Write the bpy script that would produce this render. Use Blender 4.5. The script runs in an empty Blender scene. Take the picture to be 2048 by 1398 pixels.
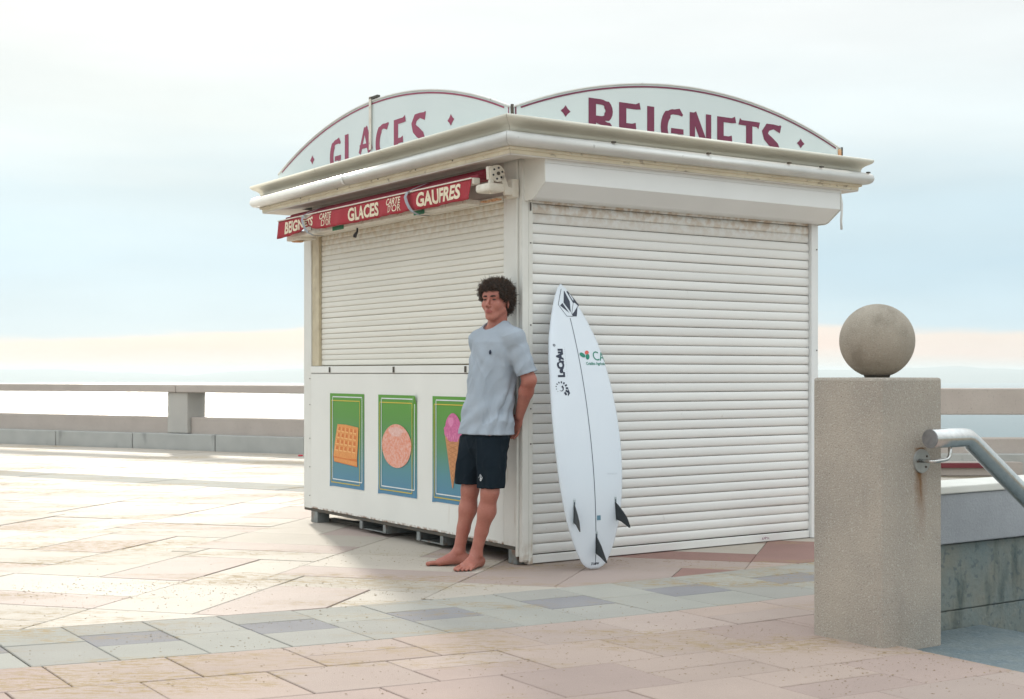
import bpy, bmesh, math, random
import numpy as np
from mathutils import Vector, Matrix, geometry, noise as mnoise
random.seed(7); np.random.seed(7)
R = math.radians; PI = math.pi
scn = bpy.context.scene
COL = scn.collection
LINK = COL.objects.link

# ------------------------------------------------------------------ camera
EYE = 1.15
cam_d = bpy.data.cameras.new('camera'); cam = bpy.data.objects.new('camera', cam_d); LINK(cam)
cam.location = (0, 0, EYE); cam.rotation_euler = (R(90), 0, 0)
cam_d.sensor_width = 36; cam_d.lens = 47.94; cam_d.shift_y = 46/2048
cam_d.clip_start = .05; cam_d.clip_end = 12000
cam_d.dof.use_dof = True; cam_d.dof.focus_distance = 8.1; cam_d.dof.aperture_fstop = 8
scn.camera = cam

# ------------------------------------------------------------------ sky, sun, exposure
SUN_AZ = R(-15.5)      # measured from +Y towards +X
SUN_EL = R(19)
sdir = Vector((math.sin(SUN_AZ)*math.cos(SUN_EL), math.cos(SUN_AZ)*math.cos(SUN_EL), math.sin(SUN_EL)))
world = bpy.data.worlds.new('World'); scn.world = world; world.use_nodes = True
nt = world.node_tree; N = nt.nodes; L = nt.links
N.clear()
out = N.new('ShaderNodeOutputWorld')
sky = N.new('ShaderNodeTexSky'); sky.sky_type = 'NISHITA'; sky.sun_disc = False
sky.sun_elevation = SUN_EL; sky.sun_rotation = SUN_AZ; sky.air_density = 1.2; sky.dust_density = 1.5; sky.ozone_density = 1.5
bg1 = N.new('ShaderNodeBackground'); bg1.inputs[1].default_value = .08
L.new(sky.outputs[0], bg1.inputs[0])
tc = N.new('ShaderNodeTexCoord'); sep = N.new('ShaderNodeSeparateXYZ'); L.new(tc.outputs['Generated'], sep.inputs[0])
mp = N.new('ShaderNodeMapping'); mp.inputs['Scale'].default_value = (1.6, 1.6, 11); L.new(tc.outputs['Generated'], mp.inputs[0])
nz = N.new('ShaderNodeTexNoise'); nz.inputs['Scale'].default_value = 1.5; nz.inputs['Detail'].default_value = 5; nz.inputs['Roughness'].default_value = .52
L.new(mp.outputs[0], nz.inputs[0])
ma = N.new('ShaderNodeMath'); ma.operation = 'MULTIPLY_ADD'; ma.inputs[1].default_value = .11; L.new(nz.outputs[0], ma.inputs[0])
mb_ = N.new('ShaderNodeMath'); mb_.operation = 'ADD'; mb_.inputs[1].default_value = -.055; L.new(sep.outputs[2], mb_.inputs[0]); L.new(mb_.outputs[0], ma.inputs[2])
ramp = N.new('ShaderNodeValToRGB'); L.new(ma.outputs[0], ramp.inputs[0])
cr = ramp.color_ramp
stops = [(0.0, (.72, .66, .60)), (.012, (.78, .645, .565)), (.028, (.76, .68, .61)), (.036, (.52, .65, .71)), (.075, (.48, .63, .715)),
         (.125, (.53, .66, .72)), (.175, (.65, .725, .74)), (.26, (.74, .765, .76)), (.50, (.98, 1.03, 1.04)), (1.0, (1.45, 1.58, 1.66))]
while len(cr.elements) < len(stops): cr.elements.new(.5)
for e, (p, c) in zip(cr.elements, stops): e.position = p; e.color = (*c, 1)
n2 = N.new('ShaderNodeTexNoise'); n2.inputs['Scale'].default_value = 2.2; n2.inputs['Detail'].default_value = 6
mp2 = N.new('ShaderNodeMapping'); mp2.inputs['Scale'].default_value = (1, 1, 5); mp2.inputs['Location'].default_value = (3, 1, 2)
L.new(tc.outputs['Generated'], mp2.inputs[0]); L.new(mp2.outputs[0], n2.inputs[0])
r2 = N.new('ShaderNodeMapRange'); r2.inputs[1].default_value = .35; r2.inputs[2].default_value = .7; r2.inputs[3].default_value = .90; r2.inputs[4].default_value = 1.06
L.new(n2.outputs[0], r2.inputs[0])
bg2 = N.new('ShaderNodeBackground'); L.new(ramp.outputs[0], bg2.inputs[0]); L.new(r2.outputs[0], bg2.inputs[1])
mx = N.new('ShaderNodeMixShader'); mx.inputs[0].default_value = .965
L.new(bg1.outputs[0], mx.inputs[1]); L.new(bg2.outputs[0], mx.inputs[2]); L.new(mx.outputs[0], out.inputs[0])
sun_d = bpy.data.lights.new('sun', 'SUN'); sun_d.energy = 2.4; sun_d.angle = R(3.6); sun_d.color = (1, .92, .79)
sun = bpy.data.objects.new('sun', sun_d); LINK(sun); sun.rotation_euler = sdir.to_track_quat('Z', 'Y').to_euler()
HAZE = 5.5e-4
vs = scn.view_settings; vs.view_transform = 'Standard'; vs.look = 'None'; vs.exposure = 0.42; vs.gamma = 1; vs.use_curve_mapping = False

# ------------------------------------------------------------------ frames of reference
CX0, CY0 = .056, 8.1
AX = Vector((.8312, .5560, 0)); BX = Vector((-.5560, .8312, 0))
KROT = math.atan2(.5560, .8312)
def W(x, y, z=0.):                 # kiosk axes -> world
    return Vector((CX0, CY0, z)) + AX*x + BX*y
def toloc(p):
    d = Vector((p[0]-CX0, p[1]-CY0, 0)); return d.dot(AX), d.dot(BX)

# ------------------------------------------------------------------ materials
def mat(name, c1, c2=None, rough=.6, nscale=6., metal=0., bump=0., bscale=60., spec=.5, coords='Object',
        speck=None, speckscale=140., speckamt=.5, stretch=(1, 1, 1), streak=None, zrust=None, detail=4, rand=0., stain=None):
    m = bpy.data.materials.new(name); m.use_nodes = True
    nt = m.node_tree; N = nt.nodes; L = nt.links
    b = N['Principled BSDF']; b.inputs['Roughness'].default_value = rough; b.inputs['Metallic'].default_value = metal
    b.inputs['Specular IOR Level'].default_value = spec
    if coords == 'World':
        g = N.new('ShaderNodeNewGeometry'); co = g.outputs['Position']
    else:
        g = N.new('ShaderNodeTexCoord'); co = g.outputs['Object']
    mpn = N.new('ShaderNodeMapping'); mpn.inputs['Scale'].default_value = stretch; L.new(co, mpn.inputs[0])
    nz = N.new('ShaderNodeTexNoise'); nz.inputs['Scale'].default_value = nscale; nz.inputs['Detail'].default_value = detail
    L.new(mpn.outputs[0], nz.inputs[0])
    rmp = N.new('ShaderNodeMapRange'); rmp.inputs[1].default_value = .3; rmp.inputs[2].default_value = .7; L.new(nz.outputs[0], rmp.inputs[0])
    mxn = N.new('ShaderNodeMix'); mxn.data_type = 'RGBA'
    mxn.inputs[6].default_value = (*c1, 1); mxn.inputs[7].default_value = (*(c2 or [c*.88 for c in c1]), 1)
    L.new(rmp.outputs[0], mxn.inputs[0])
    col = mxn.outputs[2]
    def over(colr, fac):
        nonlocal col
        x = N.new('ShaderNodeMix'); x.data_type = 'RGBA'; L.new(fac, x.inputs[0]); L.new(col, x.inputs[6]); x.inputs[7].default_value = (*colr, 1)
        col = x.outputs[2]
    def noise_mask(scale, lo, hi, amt, st=(1, 1, 1), loc=(0, 0, 0)):
        m2 = N.new('ShaderNodeMapping'); m2.inputs['Scale'].default_value = st; m2.inputs['Location'].default_value = loc; L.new(co, m2.inputs[0])
        q = N.new('ShaderNodeTexNoise'); q.inputs['Scale'].default_value = scale; q.inputs['Detail'].default_value = 5; L.new(m2.outputs[0], q.inputs[0])
        r = N.new('ShaderNodeMapRange'); r.inputs[1].default_value = lo; r.inputs[2].default_value = hi; r.inputs[4].default_value = amt; L.new(q.outputs[0], r.inputs[0])
        return r.outputs[0]
    if speck:
        for i, (sc, cc, lo) in enumerate([(speckscale, speck[0], .58), (speckscale*1.4, speck[1], .62)]):
            over(cc, noise_mask(sc, lo, lo+.06, speckamt, loc=(i*7, 3, 1)))
    if streak:
        over(streak[0], noise_mask(streak[1], streak[2], streak[2]+.12, streak[3], st=streak[4]))
    if zrust:        # (z0, z1, colour, amount): rust or grime creeping between two heights
        sp = N.new('ShaderNodeSeparateXYZ'); L.new(co, sp.inputs[0])
        r = N.new('ShaderNodeMapRange'); r.inputs[1].default_value = zrust[0]; r.inputs[2].default_value = zrust[1]; r.inputs[3].default_value = 1; r.inputs[4].default_value = 0
        L.new(sp.outputs[2], r.inputs[0])
        nm = noise_mask(22, .40, .62, 1)
        k = N.new('ShaderNodeMath'); k.operation = 'MULTIPLY'; L.new(r.outputs[0], k.inputs[0]); L.new(nm, k.inputs[1])
        k2 = N.new('ShaderNodeMath'); k2.operation = 'MULTIPLY'; L.new(k.outputs[0], k2.inputs[0]); k2.inputs[1].default_value = zrust[3]; k2.use_clamp = True
        over(zrust[2], k2.outputs[0])
    if rand:
        oi = N.new('ShaderNodeObjectInfo'); rr = N.new('ShaderNodeMapRange'); rr.inputs[3].default_value = 1-rand; rr.inputs[4].default_value = 1+rand*.6; L.new(oi.outputs['Random'], rr.inputs[0])
        hs = N.new('ShaderNodeHueSaturation'); L.new(rr.outputs[0], hs.inputs['Value']); L.new(col, hs.inputs['Color']); col = hs.outputs[0]
    if stain:        # (x, z0, z1, half width, colour, amount): a run of rust below a fixing, object space
        sp = N.new('ShaderNodeSeparateXYZ'); L.new(N.new('ShaderNodeTexCoord').outputs['Object'], sp.inputs[0])
        def mth(op, a, b_=None, clamp=False):
            q = N.new('ShaderNodeMath'); q.operation = op; q.use_clamp = clamp
            for i, v in enumerate((a, b_)):
                if v is None: continue
                if isinstance(v, (int, float)): q.inputs[i].default_value = v
                else: L.new(v, q.inputs[i])
            return q.outputs[0]
        dx = mth('ABSOLUTE', mth('SUBTRACT', mth('ADD', sp.outputs[0], mth('MULTIPLY', noise_mask(18, .2, .8, 1), .02)), stain[0]+.01))
        fx = mth('SUBTRACT', 1., mth('DIVIDE', dx, stain[3]), True)
        fz = mth('MULTIPLY', mth('DIVIDE', mth('SUBTRACT', sp.outputs[2], stain[1]), stain[2]-stain[1], True), mth('LESS_THAN', sp.outputs[2], stain[2]+.03))
        fr = mth('LESS_THAN', sp.outputs[1], .02)
        over(stain[4], mth('MULTIPLY', mth('MULTIPLY', mth('MULTIPLY', fx, fz), fr), mth('MULTIPLY', noise_mask(30, .3, .6, 1, st=(1, 1, .2)), stain[5]), True))
    L.new(col, b.inputs['Base Color'])
    if bump:
        bn = N.new('ShaderNodeTexNoise'); bn.inputs['Scale'].default_value = bscale; bn.inputs['Detail'].default_value = 3; L.new(co, bn.inputs[0])
        bp = N.new('ShaderNodeBump'); bp.inputs['Strength'].default_value = bump; bp.inputs['Distance'].default_value = .01; L.new(bn.outputs[0], bp.inputs['Height'])
        L.new(bp.outputs[0], b.inputs['Normal'])
    return m

RUST = (.22, .10, .045)
M = {}
M['white'] = mat('painted_panel', (.79, .785, .74), (.75, .745, .70), .42, 3, bump=.08, bscale=9, streak=((.50, .43, .33), 14, .66, .35, (1, 1, .15)), zrust=(.106, .128, RUST, 1.3))
M['post'] = mat('painted_post', (.77, .76, .71), (.70, .69, .64), .45, 5, bump=.08, bscale=14, streak=((.42, .33, .22), 22, .64, .5, (1, 1, .12)), zrust=(.02, .16, (.33, .20, .10), .6))
M['slat_a'] = mat('counter_slat_paint', (.79, .765, .69), (.755, .73, .655), .45, 1.2, coords='World', rand=.05, streak=((.50, .42, .30), 26, .68, .45, (1, 1, .6)), zrust=(2.21, 2.0, (.58, .46, .30), .7))
M['slat_b'] = mat('door_slat_paint', (.82, .815, .79), (.79, .785, .76), .38, 1.2, coords='World', rand=.05, streak=((.48, .42, .36), 26, .70, .4, (1, 1, .6)), zrust=(2.175, 2.03, (.52, .38, .25), .75))
M['slatgap'] = mat('shutter_joint_grime_shade', (.30, .24, .16), None, .8)  # grimy backing, coloured dark to paint shade into the slat gaps
M['slatgap_b'] = mat('shutter_joint_shade', (.17, .135, .11), None, .8)  # darker backing for the door slats, gap shade put into its colour
M['box'] = mat('shutter_box_paint', (.80, .81, .80), (.76, .77, .76), .38, 4, streak=((.5, .46, .42), 20, .70, .3, (1, 1, .2)))
M['cream'] = mat('cornice_paint', (.84, .81, .70), (.78, .75, .64), .4, 4, bump=.06, bscale=12, streak=((.30, .24, .16), 16, .68, .55, (1, 1, .5)))
M['gutter'] = mat('gutter_paint', (.80, .80, .77), (.70, .70, .67), .32, 5, streak=((.20, .18, .15), 26, .68, .7, (1, 1, .8)))
M['fascia'] = mat('fascia_paint', (.74, .67, .52), (.62, .54, .40), .5, 6, streak=((.16, .11, .07), 18, .62, .7, (1, 1, 1.5)))
M['soffit'] = mat('soffit_paint', (.70, .66, .60), (.60, .55, .50), .55, 5)
M['sign'] = mat('sign_panel_paint', (.70, .77, .76), (.66, .735, .73), .4, 2.5, streak=((.34, .27, .20), 30, .74, .7, (1, 1, .6)))
M['crimson'] = mat('sign_lettering_crimson', (.33, .035, .095), (.27, .03, .08), .45, 10)
M['plum'] = mat('sign_lettering_plum', (.20, .022, .07), (.17, .02, .06), .45, 10)
M['rubber'] = mat('dark_gap', (.02, .02, .02), None, .8)
M['steel'] = mat('galvanised_steel', (.30, .32, .32), (.18, .19, .18), .5, 12, metal=.4, streak=(RUST, 14, .55, .7, (1, 1, .5)))
M['darksteel'] = mat('dark_underframe', (.06, .06, .055), (.10, .075, .05), .7, 12)
M['stain'] = mat('stainless_tube', (.62, .62, .60), (.54, .54, .53), .26, 40, metal=1., stretch=(1, 1, 1))
M['red'] = mat('red_awning_fabric', (.40, .022, .038), (.34, .02, .032), .75, 8, bump=.3, bscale=350)
M['redback'] = mat('red_awning_roll', (.30, .02, .045), (.25, .018, .035), .75, 8, bump=.3, bscale=350)
M['lettercream'] = mat('awning_lettering', (.82, .72, .55), (.74, .62, .45), .7, 40)
M['metalwhite'] = mat('awning_metal_paint', (.78, .74, .66), (.66, .60, .50), .5, 18, streak=((.30, .14, .06), 28, .62, .7, (1, 1, 1)))
M['strap'] = mat('grey_strap', (.36, .39, .43), (.30, .33, .37), .7, 20)
M['labelgreen'] = mat('green_label', (.02, .22, .09), None, .5)
M['orange'] = mat('rusty_foam', (.55, .20, .08), (.7, .5, .3), .8, 40)
M['black'] = mat('black_plastic', (.015, .015, .017), None, .4)
M['concrete'] = mat('pillar_concrete', (.44, .38, .315), (.345, .305, .26), .85, 3.2, detail=8, stain=(.245, .42, .80, .045, (.20, .105, .045), 1.6), streak=((.20, .175, .14), 7, .60, .35, (1, 1, .35)), bump=.5, bscale=160, coords='World',
                    speck=((.52, .50, .44), (.10, .09, .075)), speckscale=150, speckamt=.75)
M['ball'] = mat('ball_concrete', (.39, .335, .27), (.29, .25, .20), .85, 9, detail=8, streak=((.18, .15, .11), 9, .58, .4, (1, 1, 1)), bump=.5, bscale=170, coords='World',
                speck=((.46, .43, .36), (.11, .095, .075)), speckscale=160, speckamt=.5)
M['rail_c'] = mat('balustrade_concrete', (.48, .42, .375), (.43, .37, .33), .85, 3, bump=.3, bscale=60, coords='World', speck=((.42, .38, .35), (.2, .17, .15)), speckscale=40, speckamt=.4)
M['rail_post'] = mat('balustrade_post_concrete', (.47, .45, .41), (.42, .40, .37), .85, 3, bump=.3, bscale=60, coords='World')
M['kerb'] = mat('kerb_stone', (.43, .43, .405), (.37, .37, .35), .8, 4, bump=.3, bscale=50, coords='World', streak=((.12, .12, .11), 5, .6, .5, (1, 1, .3)))
M['stairwall'] = mat('stair_wall_slab', (.36, .37, .385), (.31, .32, .335), .8, 5, bump=.3, bscale=90, coords='World', speck=((.42, .42, .44), (.16, .16, .18)), speckscale=110, speckamt=.4)
M['moss'] = mat('mossy_render', (.17, .215, .215), (.23, .23, .19), .85, 5, bump=.6, bscale=40, coords='World', speck=((.07, .10, .12), (.28, .27, .22)), speckscale=30, speckamt=.5,
                streak=((.035, .06, .06), 9, .56, .7, (1, 1, .2)))
M['step'] = mat('damp_step_stone', (.12, .16, .18), (.17, .20, .20), .55, 9, bump=.7, bscale=45, coords='World', speck=((.24, .28, .30), (.05, .07, .08)), speckscale=60, speckamt=.5)
M['coping'] = mat('pale_coping', (.74, .72, .66), (.66, .64, .58), .6, 8)
M['seawall'] = mat('sea_wall', (.3, .29, .26), (.22, .21, .19), .9, 2)
M['grout'] = mat('sandy_joint', (.30, .25, .18), (.17, .14, .10), .95, 20, coords='World')
M['debris'] = mat('dry_debris', (.16, .10, .05), (.35, .27, .16), .95, 30, coords='World')

# paving: one material per stone colour, sand smeared over all of them in world space
def paving(name, c1, c2, rough=.9, spec=.12):
    m = mat(name, c1, c2, rough, 2.6, rand=.07, bump=.35, bscale=220, coords='World', spec=spec,
            speck=((min(1, c1[0]*1.35), min(1, c1[1]*1.33), min(1, c1[2]*1.3)), (c1[0]*.62, c1[1]*.6, c1[2]*.6)), speckscale=230, speckamt=.30)
    nt = m.node_tree; N = nt.nodes; L = nt.links
    b = N['Principled BSDF']; src = b.inputs['Base Color'].links[0].from_socket
    g = N.new('ShaderNodeNewGeometry')
    mpn = N.new('ShaderNodeMapping'); mpn.inputs['Scale'].default_value = (.55, 1.7, 1); mpn.inputs['Rotation'].default_value = (0, 0, R(-8)); L.new(g.outputs['Position'], mpn.inputs[0])
    a = N.new('ShaderNodeTexNoise'); a.inputs['Scale'].default_value = .9; a.inputs['Detail'].default_value = 6; a.inputs['Roughness'].default_value = .65; L.new(mpn.outputs[0], a.inputs[0])
    r = N.new('ShaderNodeMapRange'); r.inputs[1].default_value = .50; r.inputs[2].default_value = .60; L.new(a.outputs[0], r.inputs[0])
    f = N.new('ShaderNodeTexNoise'); f.inputs['Scale'].default_value = 22; f.inputs['Detail'].default_value = 5; f.inputs['Roughness'].default_value = .8; L.new(mpn.outputs[0], f.inputs[0])
    r2 = N.new('ShaderNodeMapRange'); r2.inputs[1].default_value = .47; r2.inputs[2].default_value = .56; L.new(f.outputs[0], r2.inputs[0])
    k = N.new('ShaderNodeMath'); k.operation = 'MULTIPLY'; L.new(r.outputs[0], k.inputs[0]); L.new(r2.outputs[0], k.inputs[1])
    k3 = N.new('ShaderNodeMath'); k3.operation = 'MULTIPLY'; L.new(k.outputs[0], k3.inputs[0]); k3.inputs[1].default_value = .9
    x = N.new('ShaderNodeMix'); x.data_type = 'RGBA'; L.new(k3.outputs[0], x.inputs[0]); L.new(src, x.inputs[6]); x.inputs[7].default_value = (.33, .24, .125, 1)
    L.new(x.outputs[2], b.inputs['Base Color'])
    # sand dulls the stone
    rr = N.new('ShaderNodeMapRange'); rr.inputs[3].default_value = rough; rr.inputs[4].default_value = .9; L.new(k3.outputs[0], rr.inputs[0]); L.new(rr.outputs[0], b.inputs['Roughness'])
    return m
PV = {
    'light': [paving('pale_paver_a', (.47, .42, .36), (.435, .385, .33), .68, .16), paving('pale_paver_b', (.45, .40, .345), (.415, .37, .315), .70, .14)],
    'dark': [paving('pink_paver_a', (.41, .325, .29), (.375, .30, .265), .69, .2), paving('pink_paver_b', (.385, .305, .27), (.355, .285, .25), .69, .2)],
    'band': [paving('grey_paver_a', (.38, .365, .325), (.34, .33, .295)), paving('grey_paver_b', (.36, .345, .31), (.325, .31, .28))],
    'slate': [paving('slate_paver', (.275, .265, .268), (.24, .23, .237), .9)],
    'pink': [paving('salmon_paver_a', (.43, .335, .285), (.39, .305, .26), .9), paving('salmon_paver_b', (.43, .345, .30), (.40, .315, .275), .9),
             paving('salmon_paver_c', (.41, .315, .275), (.37, .285, .25), .9)],
    'brick': [paving('brick_red_paver', (.33, .20, .175), (.29, .18, .155), .9)],
}

# ------------------------------------------------------------------ mesh helpers
def link_mesh(name, verts, faces, m, parent=None, smooth=False, loc=None):
    me = bpy.data.meshes.new(name); me.from_pydata([tuple(v) for v in verts], [], faces); me.update()
    for mm in (m if isinstance(m, (list, tuple)) else [m]): me.materials.append(mm)
    if smooth: me.polygons.foreach_set('use_smooth', [True]*len(me.polygons))
    o = bpy.data.objects.new(name, me); LINK(o)
    if loc is not None: o.location = loc
    if parent: o.parent = parent
    return o
def bm_link(name, bm, m, parent=None, smooth=False, loc=None):
    bmesh.ops.recalc_face_normals(bm, faces=bm.faces)
    me = bpy.data.meshes.new(name); bm.to_mesh(me); bm.free()
    for mm in (m if isinstance(m, (list, tuple)) else [m]): me.materials.append(mm)
    if smooth:
        me.polygons.foreach_set('use_smooth', [True]*len(me.polygons))
    o = bpy.data.objects.new(name, me); LINK(o)
    if loc is not None: o.location = loc
    if parent: o.parent = parent
    return o
def box_bm(bm, x0, x1, y0, y1, z0, z1, bev=0.):
    b2 = bmesh.new()
    v = [b2.verts.new(p) for p in [(x0,y0,z0),(x1,y0,z0),(x1,y1,z0),(x0,y1,z0),(x0,y0,z1),(x1,y0,z1),(x1,y1,z1),(x0,y1,z1)]]
    for f in [(0,3,2,1),(4,5,6,7),(0,1,5,4),(1,2,6,5),(2,3,7,6),(3,0,4,7)]: b2.faces.new([v[i] for i in f])
    if bev: bmesh.ops.bevel(b2, geom=list(b2.edges), offset=bev, segments=2, affect='EDGES', profile=.5)
    me = bpy.data.meshes.new('tmp'); b2.to_mesh(me); b2.free(); bm.from_mesh(me); bpy.data.meshes.remove(me)
def box(name, x0, x1, y0, y1, z0, z1, m, parent=None, bev=.003):
    bm = bmesh.new(); box_bm(bm, x0, x1, y0, y1, z0, z1, bev); return bm_link(name, bm, m, parent)
def prism(name, pts, vec, m, parent=None, bev=0., smooth=False):     # polygon pts (3D) extruded along vec
    bm = bmesh.new(); a = [bm.verts.new(p) for p in pts]; f = bm.faces.new(a)
    r = bmesh.ops.extrude_face_region(bm, geom=[f]); vs_ = [e for e in r['geom'] if isinstance(e, bmesh.types.BMVert)]
    bmesh.ops.translate(bm, verts=vs_, vec=vec)
    if bev: bmesh.ops.bevel(bm, geom=list(bm.edges), offset=bev, segments=2, affect='EDGES', profile=.5)
    return bm_link(name, bm, m, parent, smooth)
def tube_geo(pts, rad, n=12, cap=True):
    pts = [Vector(p) for p in pts]; V = []; F = []
    up = None
    for i, p in enumerate(pts):
        t = (pts[min(i+1, len(pts)-1)]-pts[max(i-1, 0)]).normalized()
        if up is None: up = t.orthogonal().normalized()
        up = (up - t*up.dot(t)).normalized(); s = t.cross(up)
        r = rad[i] if isinstance(rad, (list, tuple)) else rad
        for k in range(n):
            a = 2*PI*k/n; V.append(p+up*(r*math.cos(a))+s*(r*math.sin(a)))
    for i in range(len(pts)-1):
        for k in range(n):
            F.append((i*n+k, i*n+(k+1) % n, (i+1)*n+(k+1) % n, (i+1)*n+k))
    if cap: F.append(tuple(range(n))[::-1]); F.append(tuple((len(pts)-1)*n+k for k in range(n)))
    return V, F
def tube(name, pts, rad, m, parent=None, n=12, smooth=True):
    V, F = tube_geo(pts, rad, n); o = link_mesh(name, V, F, m, parent)
    if smooth:
        me = o.data; me.polygons.foreach_set('use_smooth', [len(p.vertices) == 4 for p in me.polygons])
    return o
def empty(name, loc=(0, 0, 0), rz=0., label=None, cat=None, group=None):
    o = bpy.data.objects.new(name, None); LINK(o); o.location = loc; o.rotation_euler = (0, 0, rz); o.empty_display_size = .2
    if label: o['label'] = label
    if cat: o['category'] = cat
    if group: o['group'] = group
    return o
def copy_to(o, parent=None, **kw):
    c = o.copy(); LINK(c)
    if parent: c.parent = parent
    return c

# strokes: flat lettering built out of tapered bars; map2(u, v, lift) turns letter space into 3D
def stroke_geo(V, F, pts, wid, map2, lift):
    n = len(pts); base = len(V)
    for i, p in enumerate(pts):
        a = pts[max(i-1, 0)]; b = pts[min(i+1, n-1)]
        dx, dy = b[0]-a[0], b[1]-a[1]; l = math.hypot(dx, dy) or 1; nx, ny = -dy/l, dx/l
        w = (wid[i] if isinstance(wid, (list, tuple)) else wid)/2
        V.append(map2(p[0]+nx*w, p[1]+ny*w, lift)); V.append(map2(p[0]-nx*w, p[1]-ny*w, lift))
    for i in range(n-1): F.append((base+2*i, base+2*i+1, base+2*i+3, base+2*i+2))
def arc(cx, cy, rx, ry, a0, a1, n=12): return [(cx+rx*math.cos(R(a0+(a1-a0)*i/n)), cy+ry*math.sin(R(a0+(a1-a0)*i/n))) for i in range(n+1)]
def glyph(ch, w, h, s):
    """strokes of an art-nouveau capital in a w x h box, stem width s: list of (points, widths)"""
    t = s*.58; hs = s/2
    if ch == 'B': return [([(hs, 0), (hs, h)], s), ([(s*.9, h-t/2)]+arc(w*.5, h*.72, w*.5-hs, h*.28-t/2, 90, -90)+[(s*.9, h*.44+t/2)], [t]*4+[s]*7+[t]*4),
                          ([(s*.9, h*.47)]+arc(w*.52, h*.24, w*.48-hs, h*.24-t/2, 80, -90)+[(s*.9, t/2)], [t]*4+[s]*7+[t]*4)]
    if ch == 'E': return [([(hs, 0), (hs, h)], s), ([(s*.9, h-t/2), (w*.8, h-t/2), (w, h-t*.25)], [t, t, t*1.3]), ([(s*.9, h*.42), (w*.62, h*.42), (w*.8, h*.42+t*.1)], [t, t, t*1.3]), ([(s*.9, t/2), (w, t/2)], t)]
    if ch == 'I': return [([(hs, 0), (hs, h)], s)]
    if ch == 'L': return [([(hs, 0), (hs, h)], s), ([(s*.9, t/2), (w, t/2)], t)]
    if ch == 'G': return [([(w*.96, h*.86), (w*.80, h*.95)]+arc(w*.56, h*.5, w*.56-hs, h*.5-t/2, 84, 276, 18)+[(w*.85, h*.12), (w*.86, h*.36)], [s*.25, s*.75]+[t]*4+[s]*11+[t]*4+[s*.8, s*.8]),
                          ([(w*.45, h*.44), (w, h*.44)], t)]
    if ch == 'C': return [([(w*1.0, h*.98), (w*.84, h*.9)]+arc(w*.6, h*.5, w*.6-hs, h*.5-t/2, 80, 280, 18)+[(w*.9, h*.12)], [s*.2, s*.8]+[t]*4+[s]*11+[t]*4+[s*.5])]
    if ch == 'N': return [([(hs*.8, 0), (hs*.8, h)], s*.8), ([(s*.55, h-.002), (w-s*.55, 0)], s*.9), ([(w-hs*.8, 0), (w-hs*.8, h)], s*.8)]
    if ch == 'T': return [([(w/2, 0), (w/2, h-t)], s), ([(0, h-t*.3), (w*.12, h-t*.5), (w*.88, h-t*.5), (w, h-t*.7)], [t*1.4, t, t, t*1.4])]
    if ch == 'A': return [([(hs, 0), (w*.5, h)], [s*.6, s*.5]), ([(w-hs, 0), (w*.52, h)], [s*1.25, s*.9]), ([(w*.14, h*.26), (w*.86, h*.26)], t*.9)]
    if ch == 'S': return [([(w*.98, h*.99), (w*.9, h-t*.9)]+[(w*.6, h-t*.5), (w*.3, h*.90), (w*.15, h*.75), (w*.22, h*.62), (w*.45, h*.50), (w*.72, h*.38), (w*.84, h*.24), (w*.68, h*.09), (w*.4, t*.5), (w*.12, h*.10), (0, h*.02)],
                            [s*.2, s*.9, t, s*.9, s, s, s*1.1, s, s, s*.8, t, s*.7, s*.3])]
    return []
def text_geo(txt, size, map2, bold=0., shear=0., spacing=1., lift=0., align='LEFT', sx=1.):
    cu = bpy.data.curves.new('txt', 'FONT'); cu.body = txt; cu.size = size; cu.offset = bold; cu.shear = shear; cu.space_character = spacing; cu.align_x = align; cu.resolution_u = 3
    o = bpy.data.objects.new('txt', cu); LINK(o)
    dg = bpy.context.evaluated_depsgraph_get(); me = bpy.data.meshes.new_from_object(o.evaluated_get(dg))
    V = [map2(v.co.x*sx, v.co.y, lift) for v in me.vertices]; F = [tuple(p.vertices) for p in me.polygons]
    bpy.data.objects.remove(o); bpy.data.curves.remove(cu); bpy.data.meshes.remove(me)
    return V, F
def merge(*geos):
    V = []; F = []
    for v, f in geos:
        b = len(V); V += list(v); F += [tuple(i+b for i in q) for q in f]
    return V, F

# ================================================================== GROUND
RAIL = [(-62, 51.9), (-12, 24.4), (-3.03, 19.48), (.5, 17.4), (3.2, 15.9), (5.4, 15.5), (11, 15.4), (70, 15.4)]
HOLE = [(.01, -5.2), (3.8, -5.2), (3.8, -2.6), (.01, -2.6)]       # stair opening in kiosk axes
def inset_rail(d):      # rail line pushed seaward by d
    P = [Vector((*p, 0)) for p in RAIL]; res = []
    for i, p in enumerate(P):
        t = (P[min(i+1, len(P)-1)]-P[max(i-1, 0)]).normalized(); res.append(p+Vector((-t.y, t.x, 0))*d)
    return res
edge = inset_rail(.55)
outer = [Vector((-62, -40, 0)), Vector((70, -40, 0))]+edge[::-1]
hole = [W(*h) for h in HOLE]
tri = geometry.tessellate_polygon([outer, hole])
vv = [Vector((p.x, p.y, -.014)) for p in outer+hole]
no = len(outer); base = len(vv)
vv2 = vv+[Vector((p.x, p.y, -24)) for p in outer]
ff = [tuple(t) for t in tri]+[(i, (i+1) % no, base+(i+1) % no, base+i) for i in range(no)]
bm = bmesh.new(); bv = [bm.verts.new(v) for v in vv2]
for f in ff:
    try: bm.faces.new([bv[i] for i in f])
    except ValueError: pass
slab = bm_link('ground', bm, [M['grout'], M['seawall']])
for p in slab.data.polygons:
    if abs(p.normal.z) > .5:
        p.material_index = 0
        if p.normal.z < 0: p.flip()
    else: p.material_index = 1
slab['kind'] = 'structure'

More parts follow.
